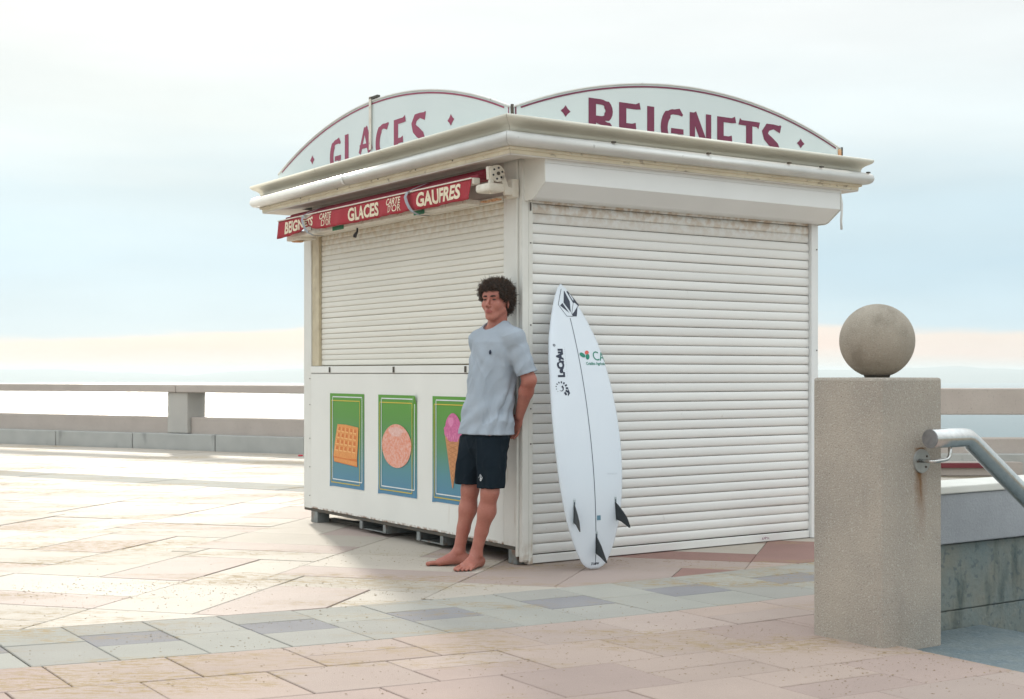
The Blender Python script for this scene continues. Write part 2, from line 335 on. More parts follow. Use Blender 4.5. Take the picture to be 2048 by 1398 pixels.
# sea and far shore
def curve_y(x): return 7.13+.5556*x+.04*x*x if x < 1.9 else 7.13+.5556*1.9+.04*3.61+(x-1.9)*.7076
sea_m = bpy.data.materials.new('sea_water'); sea_m.use_nodes = True
nt = sea_m.node_tree; b = nt.nodes['Principled BSDF']
b.inputs['Base Color'].default_value = (.05, .10, .12, 1); b.inputs['Roughness'].default_value = .35; b.inputs['IOR'].default_value = 1.333
g = nt.nodes.new('ShaderNodeNewGeometry'); mpn = nt.nodes.new('ShaderNodeMapping'); mpn.inputs['Scale'].default_value = (.10, .25, 1); nt.links.new(g.outputs['Position'], mpn.inputs[0])
nz = nt.nodes.new('ShaderNodeTexNoise'); nz.inputs['Scale'].default_value = 1.; nz.inputs['Detail'].default_value = 6; nz.inputs['Roughness'].default_value = .6; nt.links.new(mpn.outputs[0], nz.inputs[0])
bp = nt.nodes.new('ShaderNodeBump'); bp.inputs['Strength'].default_value = 1; bp.inputs['Distance'].default_value = .7; nt.links.new(nz.outputs[0], bp.inputs['Height']); nt.links.new(bp.outputs[0], b.inputs['Normal'])
S = 4000
sea = link_mesh('sea', [(-S, 10, -20), (S, 10, -20), (S, 4200, -20), (-S, 4200, -20)], [(0, 1, 2, 3)], sea_m); sea['kind'] = 'structure'
hill_m = mat('far_hill_cover', (.10, .12, .09), (.14, .14, .11), .9, .01, coords='World')
V = []; F = []; nx = 260; ny = 14
for j in range(ny+1):
    for i in range(nx+1):
        x = -2600+5200*i/nx; t = j/ny; y = 2750+t*520
        ridge = 14+14*mnoise.noise(Vector((x/420+3.3, .5, 0)))+7*mnoise.noise(Vector((x/140, 2.1, 0)))+2.4*mnoise.noise(Vector((x/46, 7.1, 0)))+4*max(0, -x)/1200
        prof = math.sin(min(1, t*1.25)*PI/2)
        z = -20.6+(ridge+8)*prof*(1+.12*mnoise.noise(Vector((x/90, y/90, 4))))
        V.append((x, y, z))
for j in range(ny):
    for i in range(nx):
        a = j*(nx+1)+i; F.append((a, a+1, a+nx+2, a+nx+1))
hills = link_mesh('hills', V, F, hill_m, smooth=True); hills['kind'] = 'structure'

# ------------------------------------------------------------------ paving stones
def clip_poly(poly, f):                 # keep f(p) >= 0
    outp = []
    for i in range(len(poly)):
        a, b2 = poly[i], poly[(i+1) % len(poly)]; fa, fb = f(a), f(b2)
        if fa >= 0: outp.append(a)
        if (fa >= 0) != (fb >= 0):
            t = fa/(fa-fb); outp.append((a[0]+(b2[0]-a[0])*t, a[1]+(b2[1]-a[1])*t))
    return outp
def densify(poly, step=.14):
    res = []
    for i in range(len(poly)):
        a, b2 = poly[i], poly[(i+1) % len(poly)]; n = max(1, int(math.hypot(b2[0]-a[0], b2[1]-a[1])/step))
        for k in range(n): res.append((a[0]+(b2[0]-a[0])*k/n, a[1]+(b2[1]-a[1])*k/n))
    return res
def simplify(poly):
    res = []
    n = len(poly)
    for i in range(n):
        a, p, c = Vector(poly[i-1]), Vector(poly[i]), Vector(poly[(i+1) % n])
        if (p-a).length < 1e-4: continue
        if abs((p-a).normalized().cross((c-p).normalized() if (c-p).length > 1e-6 else (p-a).normalized())) > 1e-4: res.append(poly[i])
    return res
def inset(poly, d):
    n = len(poly); c = sum((Vector(p) for p in poly), Vector((0, 0)))/n
    area = sum(poly[i-1][0]*poly[i][1]-poly[i][0]*poly[i-1][1] for i in range(n))
    if area < 0: poly = poly[::-1]
    res = []
    for i in range(n):
        a, p, c2 = Vector(poly[i-1]), Vector(poly[i]), Vector(poly[(i+1) % n])
        t1 = (p-a).normalized(); t2 = (c2-p).normalized(); n1 = Vector((-t1.y, t1.x)); n2 = Vector((-t2.y, t2.x))
        m = (n1+n2); k = m.dot(n1)
        if k < .3: k = .3
        res.append(tuple(p+m*(d/k)))
    return res
def visible(c):
    y = c[1]
    return y > 3.9 and abs(c[0]) < .40*y+.5
def area_of(poly): return abs(sum(poly[i-1][0]*poly[i][1]-poly[i][0]*poly[i-1][1] for i in range(len(poly))))/2
floor_main = empty('plaza_floor'); floor_main['kind'] = 'structure'
floor_band = empty('paving_band'); floor_band['kind'] = 'structure'
floor_front = empty('foreground_paving'); floor_front['kind'] = 'structure'
floor_far = empty('seafront_paving'); floor_far['kind'] = 'structure'
counts = {}; rest = {}
GAP = .0028
def paver(poly, m, root, again=False):
    poly = simplify(poly)
    if len(poly) < 3 or area_of(poly) < .004: return
    # stay out of the stair opening
    lp = [toloc(p) for p in poly]
    if not again and max(q[0] for q in lp) > 0 and min(q[1] for q in lp) < -2.42:
        if min(q[0] for q in lp) > .0: 
            if max(q[1] for q in lp) > -2.42:
                poly = clip_poly(poly, lambda p: toloc(p)[1]+2.42)
            else: return
        else:
            side = clip_poly(clip_poly(poly, lambda p: toloc(p)[0]), lambda p: toloc(p)[1]+2.42)
            if len(side) > 2 and not again: paver(side, m, root, True)
            poly = clip_poly(poly, lambda p: -toloc(p)[0])
        poly = simplify(poly)
        if len(poly) < 3 or area_of(poly) < .004: return
    try:
        q1 = inset(poly, GAP); q2 = inset(q1, .0035)
    except Exception: return
    c = (sum(p[0] for p in q1)/len(q1), sum(p[1] for p in q1)/len(q1))
    dz = random.gauss(0, .0011); tx = random.gauss(0, .0012); ty = random.gauss(0, .0012)
    n = len(q1); hz = lambda p: dz+(p[0]-c[0])*tx+(p[1]-c[1])*ty
    V = [(p[0]-c[0], p[1]-c[1], -.02) for p in q1]+[(p[0]-c[0], p[1]-c[1], hz(p)-.003) for p in q1]+[(p[0]-c[0], p[1]-c[1], hz(p)) for p in q2]
    F = [tuple(range(2*n, 3*n))]+[(i, (i+1) % n, n+(i+1) % n, n+i) for i in range(n)]+[(n+i, n+(i+1) % n, 2*n+(i+1) % n, 2*n+i) for i in range(n)]
    if visible(c) and counts.get(root.name, 0) < 296:
        counts[root.name] = counts.get(root.name, 0)+1
        link_mesh('paver', V, F, m, root, loc=(c[0], c[1], 0))
    else:
        rest.setdefault((root.name, m.name), [root, m, [], []])
        r = rest[(root.name, m.name)]; bse = len(r[2]); r[2] += [(v[0]+c[0], v[1]+c[1], v[2]) for v in V]; r[3] += [tuple(i+bse for i in f) for f in F]
items = []
# main field: two sizes of darker stones set on a skewed lattice in a bed of pale ones
U = .182; E1 = Vector((.9613, -.2756)); E2 = Vector((.2756, .9613)); O = Vector((-1.798, 7.52))
IX0, IX1, IY0, IY1 = -62, 70, -30, 66
occ = {}
rects = []
for n_ in range(-40, 40):
    for m_ in range(-20, 20):
        x = -6*n_+2*m_; y = 5*n_+12*m_
        for (rx, ry, rw, rh, kind) in [(x-3, y, 3, 5, 'dark'), (x-4, y+7, 6, 2, 'dark')]:
            if rx+rw < IX0 or rx > IX1 or ry+rh < IY0 or ry > IY1: continue
            cells = [(rx+a, ry+b_) for a in range(rw) for b_ in range(rh)]
            if any(c in occ for c in cells): continue
            for c in cells: occ[c] = 1
            rects.append((rx, ry, rw, rh, kind))
for iy in range(IY0, IY1):
    for ix in range(IX0, IX1):
        if (ix, iy) in occ: continue
        for (rw, rh) in [(6, 3), (3, 6), (5, 3), (3, 5), (4, 3), (3, 4), (3, 3), (6, 2), (5, 2), (4, 2), (3, 2), (2, 4), (2, 3), (2, 2), (4, 1), (3, 1), (2, 1), (1, 3), (1, 2), (1, 1)]:
            if all((ix+a, iy+b_) not in occ for a in range(rw) for b_ in range(rh)):
                for a in range(rw):
                    for b_ in range(rh): occ[(ix+a, iy+b_)] = 1
                rects.append((ix, iy, rw, rh, 'light')); break
rp = Vector((-3.03, 19.48)); rd = Vector((.8765, -.4814)); rn = Vector((-.4814, -.8765))   # railing line, normal towards the plaza
def rail_d(p): return (Vector(p)-rp).dot(rn)         # metres from the railing towards us
for (rx, ry, rw, rh, kind) in rects:
    P = [O+E1*(U*a)+E2*(U*b_) for a, b_ in [(rx, ry), (rx+rw, ry), (rx+rw, ry+rh), (rx, ry+rh)]]
    P = [(p.x, p.y) for p in P]
    if max(p[1] for p in P) < 4 or min(p[1]-curve_y(p[0]) for p in P) > 14 or not any(abs(p[0]) < .6*p[1]+2 for p in P): continue
    if all(p[1] < curve_y(p[0]) for p in P) or all(rail_d(p) < 5.05 for p in P): continue
    if any(p[1] < curve_y(p[0])+.4 for p in P): P = clip_poly(densify(P), lambda p: p[1]-curve_y(p[0])); 
    P = clip_poly(P, lambda p: rail_d(p)-5.05)
    if len(P) < 3: continue
    c = (sum(p[0] for p in P)/len(P), sum(p[1] for p in P)/len(P)); lc = toloc(c)
    if lc[0] > .3 and lc[1] < -.0 : kd = 'brick' if random.random() < .6 else 'dark'
    elif lc[0] > -.4 and lc[1] < .2 and kind == 'light': kd = 'dark' if random.random() < .5 else 'light'
    else: kd = kind
    items.append((c[1], P, random.choice(PV[kd]), floor_main))
# curved grey band and the pink field in front of it: joints run along -BX, courses follow the curve
def st(s, t): return (s+.556*t, curve_y(s)-.8312*t)
def cell(s0, s1, t0, t1): 
    n = max(1, int(abs(s1-s0)/.3)); 
    return [st(s0+(s1-s0)*i/n, t0) for i in range(n+1)]+[st(s1+(s0-s1)*i/n, t1) for i in range(n+1)]
# s is measured along world X on the upper curve; a metre of band is about .86 of s
BW = .86
for k in range(-12, 14):      # small slate squares framed by grey
    c_ = -1.23+.645*k
    for (q0, q1, t0, t1, kd) in [(c_-.165, c_+.165, 0, .26, 'band'), (c_-.165, c_+.165, .26, .53, 'slate'), (c_-.165, c_+.165, .53, BW, 'band'), (c_+.165, c_+.48, 0, .40, 'band'), (c_+.165, c_+.48, .40, BW, 'band')]:
        items.append((0, cell(q0, q1, t0, t1), random.choice(PV[kd]), floor_band))
rowh = .43
for r_ in range(10):
    t0 = BW+r_*rowh; t1 = t0+rowh
    for k in range(-15, 15):
        pitch = .44; s0 = k*pitch+.10+(.0 if r_ % 2 else .22)
        if (k*3+r_*5) % 4 == 0:
            items.append((0, cell(s0, s0+pitch, t0, t0+rowh/2), random.choice(PV['pink']), floor_front)); items.append((0, cell(s0, s0+pitch, t0+rowh/2, t1), random.choice(PV['pink']), floor_front))
        else: items.append((0, cell(s0, s0+pitch, t0, t1), random.choice(PV['pink']), floor_front))
# seafront strip: grey band then pale slabs up to the kerb
def rl(s, d): p = rp+rd*s+rn*d; return (p.x, p.y)
for k in range(-16, 22):
    s0 = k*.9
    items.append((0, [rl(s0, 5.05), rl(s0, 4.45), rl(s0+.9, 4.45), rl(s0+.9, 5.05)], random.choice(PV['band']), floor_far))
    for j in range(4):
        d0 = 4.45-j*1.05; off = .45 if j % 2 else 0
        items.append((0, [rl(s0+off, d0), rl(s0+off, d0-1.05), rl(s0+off+.9, d0-1.05), rl(s0+off+.9, d0)], random.choice(PV['light']), floor_far))
items.sort(key=lambda q: q[0])
for (_, P, m, root) in items: paver(P, m, root)
groups = {}
for (rn_, mn), (root, m, V, F) in rest.items():
    g = groups.setdefault(rn_, [root, [], [], [], []]); bse = len(g[1]); g[4].append(m)
    g[1] += V; g[2] += [tuple(i+bse for i in f) for f in F]; g[3] += [len(g[4])-1]*len(F)
for rn_, (root, V, F, MI, ms) in groups.items():
    o = link_mesh('paver_field', V, F, ms, root); o['kind'] = 'stuff'; o.data.polygons.foreach_set('material_index', MI)

# wind-blown bits and drifted sand
V = []; F = []
def bit(x, y, s, z=0.):
    b_ = len(V); a = random.random()*PI; e = .5+random.random()*1.4
    for i in range(4):
        V.append((x+s*e*math.cos(a+i*PI/2)*(1 if i % 2 else .5), y+s*math.sin(a+i*PI/2)*(1 if i % 2 else .5), z+s*.15*random.random()))
    V.append((x, y, z+s*.55)); F.extend([(b_+i, b_+(i+1) % 4, b_+4) for i in range(4)])
for (cx, cy, rx, ry, n_) in [(-1.25, 7.15, .75, .22, 700), (-2.3, 7.3, .5, .15, 250), (-.35, 8.6, .9, .25, 600), (.9, 5.6, 1.5, .5, 900), (.9, 8.3, 1.2, .12, 500), (1.3, 5.4, .7, .35, 600), (-.6, 6.2, 1.3, .4, 500), (-1.6, 6.0, 1.2, .5, 300), (-3, 10, 3, 2.5, 200), (0, 6.8, 3, 1.5, 300)]:
    for _ in range(int(n_*1.8)):
        x = random.gauss(cx, rx); y = random.gauss(cy, ry)
        if toloc((x, y))[0] > -.02 and toloc((x, y))[1] < -2.4: continue
        if y > 3.5: bit(x, y, random.choice([.0015, .0015, .002, .002, .003, .004, .005]))
deb = link_mesh('beach_debris', V, F, M['debris']); deb['kind'] = 'stuff'; deb['label'] = 'brown specks of sand, twigs and grit scattered over the paving'

# ================================================================== BALUSTRADE
bal = empty('balustrade', (-4.8, 20.4, 0), 0, 'long concrete seafront balustrade with one top beam, square posts and grey kerb', 'balustrade')
def seg_box(name, p, q, d0, d1, z0, z1, m, parent, bev=.012, gap=.004):
    p = Vector((*p, 0)); q = Vector((*q, 0)); t = (q-p).normalized(); nn = Vector((-t.y, t.x, 0)); l = (q-p).length
    o = box(name, gap/2, l-gap/2, d0, d1, z0, z1, m, parent, bev)
    o.location = p-parent.location; o.rotation_euler = (0, 0, math.atan2(t.y, t.x)); return o
def chain(step, s_start, fn):
    pass
class Path:
    def __init__(s, pts): s.p = [Vector((*q, 0)) for q in pts]
    def at(s, d):
        for i in range(len(s.p)-1):
            l = (s.p[i+1]-s.p[i]).length
            if d <= l or i == len(s.p)-2: r = s.p[i]+(s.p[i+1]-s.p[i])*(d/l); return (r.x, r.y)
            d -= l
path = Path([(-17.27, 27.3), (-12, 24.4), (-3.03, 19.48), (.5, 17.4), (3.2, 15.9), (5.4, 15.5), (11, 15.4)])
ref = 14.03            # distance along the path of the visible post
PO = []
for k in range(-3, 5):
    c = ref+k*4.5; PO.append(c)
for i, c in enumerate(PO):
    if c < .3 or c > 33: continue
    if c < 24:
        seg_box('post', path.at(c-.20), path.at(c+.20), -.10, .30, .242, .852, M['rail_post'], bal)
    if i+1 < len(PO):
        p0, p1 = path.at(c+.005), path.at(PO[i+1]-.005)
        if c < 20 : 
            seg_box('top_beam', p0, p1, -.14, .33, .852, .965, M['rail_c'], bal)
            q0, q1 = path.at(c+.203), path.at(PO[i+1]-.203)
            seg_box('lower_panel', q0, q1, -.03, .24, .225, .480, M['rail_c'], bal)
d = .2
while d < 25:
    seg_box('kerb_stone', path.at(d), path.at(d+1.62), -.22, .34, -.012, .236+random.uniform(-.004, .003), M['kerb'], bal, .01, .008); d += 1.63
# heavier stretch of the same balustrade on the right
bal2 = empty('balustrade', (6, 15.5, 0), 0, 'thick concrete balustrade beam with a red line below, behind the pillar with the ball', 'balustrade')
for x0, x1 in [(3.02, 7.2), (7.2, 10.8), (10.8, 14.4)]:
    seg_box('top_beam', (x0, 15.5), (x1, 15.5), -.05, .35, .672, .970, M['rail_c'], bal2)
    seg_box('lower_panel', (x0, 15.5), (x1, 15.5), -.02, .3, .16, .400, M['rail_c'], bal2)
    seg_box('kerb_stone', (x0, 15.5), (x1, 15.5), -.2, .32, -.012, .15, M['rail_c'], bal2)
for x in (3.04, 7.4, 10.9, 13.9): seg_box('post', (x, 15.5), (x+.42, 15.5), .02, .3, .400, .672, M['rail_post'], bal2)
redm = mat('dark_red_paint', (.18, .02, .03), None, .6)
seg_box('red_stripe', (4.6, 15.5), (5.42, 15.5), -.235, -.202, .08, .135, redm, bal2, .004)

# ================================================================== PILLAR WITH BALL
pil = empty('ball_pillar', W(-.113, -2.836, 0), KROT, 'speckled concrete pillar topped by a stone ball, with a steel handrail disc on its side', 'pillar')
S_ = .385
bm = bmesh.new(); box_bm(bm, 0, S_, 0, S_, -.9, 1.128, .012); bm_link('shaft', bm, M['concrete'], pil)
bm = bmesh.new(); bmesh.ops.create_uvsphere(bm, u_segments=64, v_segments=40, radius=.161)
for v in bm.verts:
    if v.co.z < -.149: v.co.z = -.149
bm_link('ball', bm, M['ball'], pil, True, (S_/2, S_/2, 1.288))
bm = bmesh.new(); bmesh.ops.create_cone(bm, cap_ends=True, segments=32, radius1=.052, radius2=.058, depth=.014); bm_link('ball_seat', bm, M['darksteel'], pil, False, (S_/2, S_/2, 1.134))
# rust run under the disc: a thin stain film
rust_m = mat('rust_stain', (.26, .15, .07), (.34, .25, .16), .9, 20, coords='World')
# ---- handrail
hr = empty('handrail', W(.13, -2.836, .77), KROT, 'round stainless steel handrail bolted to the pillar, running right and then down the steps', 'handrail')
def HR(x, y, z): return (x-.13, y+2.836, z-.77)
yb = -2.925; rt = .0405
pts = [(.085, yb, .872), (.30, yb, .872), (.325, yb, .868), (.345, yb, .858)]
pts += [(.345+i*.22, yb, .858-i*.150) for i in range(1, 13)]
tube('rail_tube', [HR(*p) for p in pts], rt, M['stain'], hr, 28)
bm = bmesh.new(); bmesh.ops.create_cone(bm, cap_ends=True, segments=28, radius1=rt-.001, radius2=rt-.001, depth=.004)
bmesh.ops.rotate(bm, verts=bm.verts, matrix=Matrix.Rotation(R(90), 3, 'Y')); capm = mat('brushed_cap', (.34, .34, .35), (.28, .28, .29), .45, 60, metal=.8)
bm_link('end_cap', bm, capm, hr, False, HR(.0835, yb, .872))
bm = bmesh.new(); bmesh.ops.create_cone(bm, cap_ends=True, segments=32, radius1=.052, radius2=.05, depth=.007); bmesh.ops.rotate(bm, verts=bm.verts, matrix=Matrix.Rotation(R(90), 3, 'X'))
discm = mat('bracket_disc_steel', (.40, .41, .40), (.33, .33, .31), .42, 30, metal=.7)
bm_link('bracket_disc', bm, discm, hr, False, HR(.135, -2.840, .772))
tube('bracket_arm', [HR(.115, -2.845, .775), HR(.115, -2.905, .775), HR(.122, -2.919, .776), HR(.14, yb, .778), HR(.19, yb, .782), HR(.208, yb, .792), HR(.213, yb, .806), HR(.213, yb, .842)], .0085, M['stain'], hr, 12)
for (dx, dz) in [(-.03, .0), (.028, .02), (.022, -.025)]:
    bm = bmesh.new(); bmesh.ops.create_uvsphere(bm, u_segments=8, v_segments=6, radius=.005); bm_link('screw', bm, M['darksteel'], hr, True, HR(.135+dx, -2.8445, .772+dz))
# ---- stairs
stairs = empty('steps', W(.01, -3.9, 0), KROT); stairs['kind'] = 'structure'
for k in range(1, 11):
    x0 = .012 if k == 1 else .80+(k-2)*.33; z = -.028-.165*(k-1)
    o = box('step', x0, 3.78 if k > 1 else .82, -5.18, -2.62, z-.30, z, M['step'], None, .006); o.parent = stairs; o.matrix_parent_inverse = Matrix.Identity(4)
    o.location = (-.01, 3.9, 0)
shaft = empty('stairwell_lining', W(0, -5.2, 0), KROT); shaft['kind'] = 'structure'
for (x0, x1, y0, y1) in [(.0, 3.8, 0, .02), (3.78, 3.86, .02, 2.6)]:
    box('lining_panel', x0, x1, y0, y1, -2.2, -.02, M['moss'], shaft, 0)
sw = empty('stair_wall', W(.275, -2.6, 0), KROT, 'low stair side wall, mossy green base under a grey slab with pale coping', 'wall')
def gouged(name, x0, x1, y0, y1, z0, z1, m, amp, parent):
    bm = bmesh.new(); box_bm(bm, x0, x1, y0, y1, z0, z1, .006)
    return bm_link(name, bm, m, parent)
gouged('base_wall', 0, 4, .0, .18, -2.3, .05, M['moss'], 0, sw)
for i in range(4): gouged('render_block', i*1.0+.002, (i+1)*1.0-.002, -.004+.003*(i % 2), .175, .053, .358, M['moss'], 0, sw)
for i in range(4): gouged('wall_slab', i*1.0+.003-(.0), (i+1)*1.0-.003, -.035, .19, .366, .594, M['stairwall'], 0, sw)
for i in range(4): gouged('coping', i*1.0+.003, (i+1)*1.0-.003, -.045, .205, .596, .632, M['coping'], 0, sw)

# ================================================================== KIOSK
K = empty('kiosk', W(0, 0, 0), KROT, 'square cream snack kiosk with closed white shutters and arched red-lettered roof signs', 'kiosk')
LX, LY = 2.50, 3.02; ZB = .108; ZT = 2.43
def kb(name, x0, x1, y0, y1, z0, z1, m, bev=.003, parent=None): return box(name, x0, x1, y0, y1, z0, z1, m, parent or K, bev)
# corner post and posts of the counter side (plane x=0)
kb('corner_post', .006, .05, .006, .036, .02, ZT, M['post'], .004)
kb('corner_trim', -.006, .022, .040, .056, .05, ZT, M['post'], .003)
kb('post', .0, .05, .060, .193, ZB, ZT, M['post'])
kb('post', .004, .05, 2.890, LY, ZB-.004, 2.40, M['post'])
kb('shutter_guide', .018, .05, .196, .216, 1.20, 2.19, M['post'])
guide_m = mat('stained_guide', (.62, .54, .38), (.48, .40, .27), .5, 12, streak=((.28, .2, .12), 20, .6, .6, (1, 1, .2)))
kb('shutter_guide', .012, .05, 2.772, 2.887, 1.20, 2.235, guide_m)
kb('counter_ledge', -.004, .05, .196, 2.887, 1.146, 1.197, M['white'], .004)
kb('lower_panel', .002, .03, .196, 2.887, ZB, 1.142, M['white'], .003)
for y in (2.547, 1.557, .62): kb('ledge_clip', -.012, -.003, y-.008, y+.008, 1.150, 1.190, M['darksteel'], .001)
for y in (2.905,): 
    for z in (.2, .42, .64, .9, 1.1): kb('rivet', -.001, .006, y, y+.006, z, z+.006, M['darksteel'], 0)
kb('head_panel', .010, .05, .196, 2.887, 2.19, ZT, M['soffit'])
kb('head_rail', -.004, .02, .20, 2.76, 2.186, 2.222, M['cream'])
# counter shutter
sh1 = box('roller_shutter', .050, .060, .20, 2.77, 1.198, 2.2, M['slatgap'], K, 0)
def slat_mesh(length, pitch, depth, gap=.06):
    prof = [(.009, pitch*gap), (-depth*.3, pitch*gap*1.02), (-depth*.8, pitch*.26), (-depth, pitch*.48), (-depth*.85, pitch*.72), (-depth*.45, pitch*.92), (0., pitch*.998), (.009, pitch*.999)]
    V = []; F = []
    for s in (0, length):
        for (o, z) in prof: V.append((o, s, z))
    n = len(prof)
    for i in range(n-1): F.append((i, i+1, n+i+1, n+i))
    return V, F
V, F = slat_mesh(2.552, .0396, .0034, .035)
s0 = None
for i in range(25):
    if s0 is None: o = s0 = link_mesh('slat', V, F, M['slat_a'], sh1, True)
    else: o = copy_to(s0, sh1)
    o.location = (.038+random.uniform(-.001, .0008), .217, 1.204+i*.0396+random.uniform(-.0004, .0004)); o.rotation_euler = (random.uniform(-.0004, .0004), random.uniform(-.02, .02), random.uniform(-.0004, .0004))
    if i == 24: o.scale = (1, 1, .9)
# right side: door shutter on plane y=0
kb('shutter_guide', .053, .084, .002, .05, .004, 2.20, M['post'], .003)
kb('frame_strip', .006, .050, -.002, .004, .03, ZT, M['post'], .001)
kb('shutter_guide', 2.433, 2.498, .002, .06, .004, 2.40, M['box'], .003)
for z in (1.92, 1.43, .93, .72): kb('rivet', .064, .071, -.002, .003, z, z+.007, M['darksteel'], 0)
for z in (2.0, 1.3, .7): kb('rivet', 2.478, 2.486, -.002, .003, z, z+.008, M['darksteel'], 0)
sh2 = box('roller_shutter', .085, 2.432, .048, .058, .006, 2.30, M['slatgap_b'], K, 0)
V, F = slat_mesh(2.345, .0602, .0075, .05)
V = [(v[1], v[0], v[2]) for v in V]; F = [f[::-1] for f in F]
s0 = None
for i in range(36):
    if s0 is None: o = s0 = link_mesh('slat', V, F, M['slat_b'], sh2, True)
    else: o = copy_to(s0, sh2)
    o.location = (.086+random.uniform(-.0015, .0015), .034+random.uniform(-.0012, .0008), .058+i*.0602+random.uniform(-.0005, .0005)); o.rotation_euler = (random.uniform(-.02, .02), random.uniform(-.0005, .0005), random.uniform(-.0006, .0006))
box('bottom_bar', .086, 2.431, .020, .044, .005, .054, M['slat_b'], sh2, .004)
graf = mat('purple_scribble', (.28, .06, .16), None, .6)
V = []; F = []
for (x, pp) in [(1.98, [(0, 0), (.004, .016), (.008, 0)]), (1.993, [(0, .002), (.012, .012), (.002, .016)]), (2.01, [(0, 0), (.002, .016), (.012, .014), (.004, .008)]), (2.028, [(0, .014), (.004, 0), (.012, .012), (.016, .0)])]:
    stroke_geo(V, F, [(x+a, .020+b_) for a, b_ in pp], .004, lambda u, v, l: (u, .0188, v), 0)
link_mesh('scribble', V, F, graf, sh2)
# shutter box above the door shutter
XB0, XB1 = .024, 2.487
prof = [(.0, 2.412), (-.21, 2.408), (-.212, 2.262), (-.10, 2.185), (-.07, 2.178), (.0, 2.178)]
sb = prism('shutter_box', [(XB0, y, z) for y, z in prof], Vector((XB1-XB0, 0, 0)), M['box'], K, .003)
# end plates, top lip, dark gap
endp = [(XB0-.006, y-.002 if y < 0 else y, z) for y, z in prof]
box('top_lip', XB0-.004, XB1+.006, -.2165, -.2125, 2.372, 2.410, M['box'], sb, .001)
prism('end_plate', [(XB0-.005, y, z) for y, z in [(.0, 2.43), (-.213, 2.412), (-.2145, 2.258), (-.10, 2.178), (-.07, 2.17), (.0, 2.17)]], Vector((.004, 0, 0)), M['post'], sb, .001)
prism('end_plate', [(XB1+.001, y, z) for y, z in [(.0, 2.43), (-.213, 2.412), (-.2145, 2.258), (-.10, 2.178), (-.07, 2.17), (.0, 2.17)]], Vector((.004, 0, 0)), M['post'], sb, .001)
tube('pull_strap', [(XB1+.008, -.20, 2.38), (XB1+.012, -.215, 2.30), (XB1+.010, -.215, 2.24), (XB1+.02, -.20, 2.19), (XB1+.035, -.19, 2.13)], .009, M['box'], sb, 6)
kb('hanging_clip', .062, .066, -.01, .0, 2.115, 2.165, M['darksteel'], .001)
# back walls, floor and ceiling
kb('rear_wall', 2.46, LX, .06, LY, ZB, 2.40, M['white']); kb('side_wall', .05, 2.46, LY-.04, LY, ZB, 2.40, M['white'])
kb('floor_deck', .06, 2.45, .06, LY-.05, ZB, .13, M['darksteel'])
kb('ceiling', .05, 2.46, .06, LY-.04, 2.36, 2.40, M['soffit'])
# underframe: edge angle, legs, fork pockets, cross beams
kb('edge_angle', .004, .045, .06, LY-.01, .086, ZB-.002, M['darksteel'], .002)
kb('edge_angle', .06, 2.46, LY-.05, LY-.01, .086, ZB-.002, M['darksteel'], .002)
legs = [(.006, .06), (.006, 2.79), (2.38, .06), (2.38, 2.90)]
kb('leg', .006, .11, .06, .15, .0, .086, M['steel'], .004)
kb('leg', .006, .11, 2.785, 2.895, .0, .086, M['steel'], .004)
kb('leg', 2.36, 2.46, .06, .16, .0, .086, M['steel'], .004); kb('leg', 2.36, 2.46, 2.86, 2.96, .0, .086, M['steel'], .004)
for (y0, y1) in [(1.693, 2.085), (.913, 1.259)]:
    fp = bmesh.new()
    box_bm(fp, .02, 2.44, y0, y0+.012, .024, .084, .001); box_bm(fp, .02, 2.44, y1-.012, y1, .024, .084, .001); box_bm(fp, .02, 2.44, y0+.013, y1-.013, .024, .031, .001)
    bm_link('fork_pocket', fp, M['steel'], K)
    kb('pocket_lip', .004, .018, y0, y0+.04, .026, .084, M['steel'], .002); kb('pocket_lip', .004, .018, y1-.04, y1, .026, .084, M['steel'], .002)
# roof: swept eaves with mitred corners
SX0, SX1, SY0, SY1 = 0, 2.385, 0, 3.0
def ring_piece(name, prof, side, m, parent, closed=False):
    """profile (out, z) swept along one side, mitred at both ends"""
    cs = [(SX0, SY0, -1, -1), (SX1, SY0, 1, -1), (SX1, SY1, 1, 1), (SX0, SY1, -1, 1)]
    a = cs[side]; b_ = cs[(side+1) % 4]; V = []; F = []; n = len(prof)
    g = .0015
    for c, sg in ((a, 1), (b_, -1)):
        for (o, z) in prof:
            x = c[0]+c[2]*o; y = c[1]+c[3]*o
            if side in (0, 2): x += sg*g*(1 if b_[0] > a[0] else -1)
            else: y += sg*g*(1 if b_[1] > a[1] else -1)
            V.append((x, y, z))
    for i in range(n if closed else n-1):
        j = (i+1) % n; F.append((i, j, n+j, n+i))
    if closed: F.append(tuple(range(n))); F.append(tuple(range(2*n-1, n-1, -1)))
    o = link_mesh(name, V, F, m, parent); me = o.data
    bm = bmesh.new(); bm.from_mesh(me); bmesh.ops.recalc_face_normals(bm, faces=bm.faces); bm.to_mesh(me); bm.free()
    return o
ogee = [(.20, 2.610), (.300, 2.612), (.318, 2.606), (.320, 2.594), (.312, 2.582), (.296, 2.572), (.278, 2.563), (.264, 2.551), (.258, 2.538), (.257, 2.520), (.20, 2.518)]
gut = [(.258+.040*(1+math.cos(R(a)))*.78 if False else .283+.038*math.cos(R(a)), 2.478+.040*math.sin(R(a))) for a in range(-100, 111, 15)]
gut = [(.20, 2.440)]+gut+[(.20, 2.516)]
fas = [(.20, 2.4385), (.262, 2.4385), (.262, 2.424), (.246, 2.420), (.246, 2.400), (.20, 2.398)]
sof = [(.02, 2.424), (.244, 2.3985), (.244, 2.392), (.02, 2.416)]
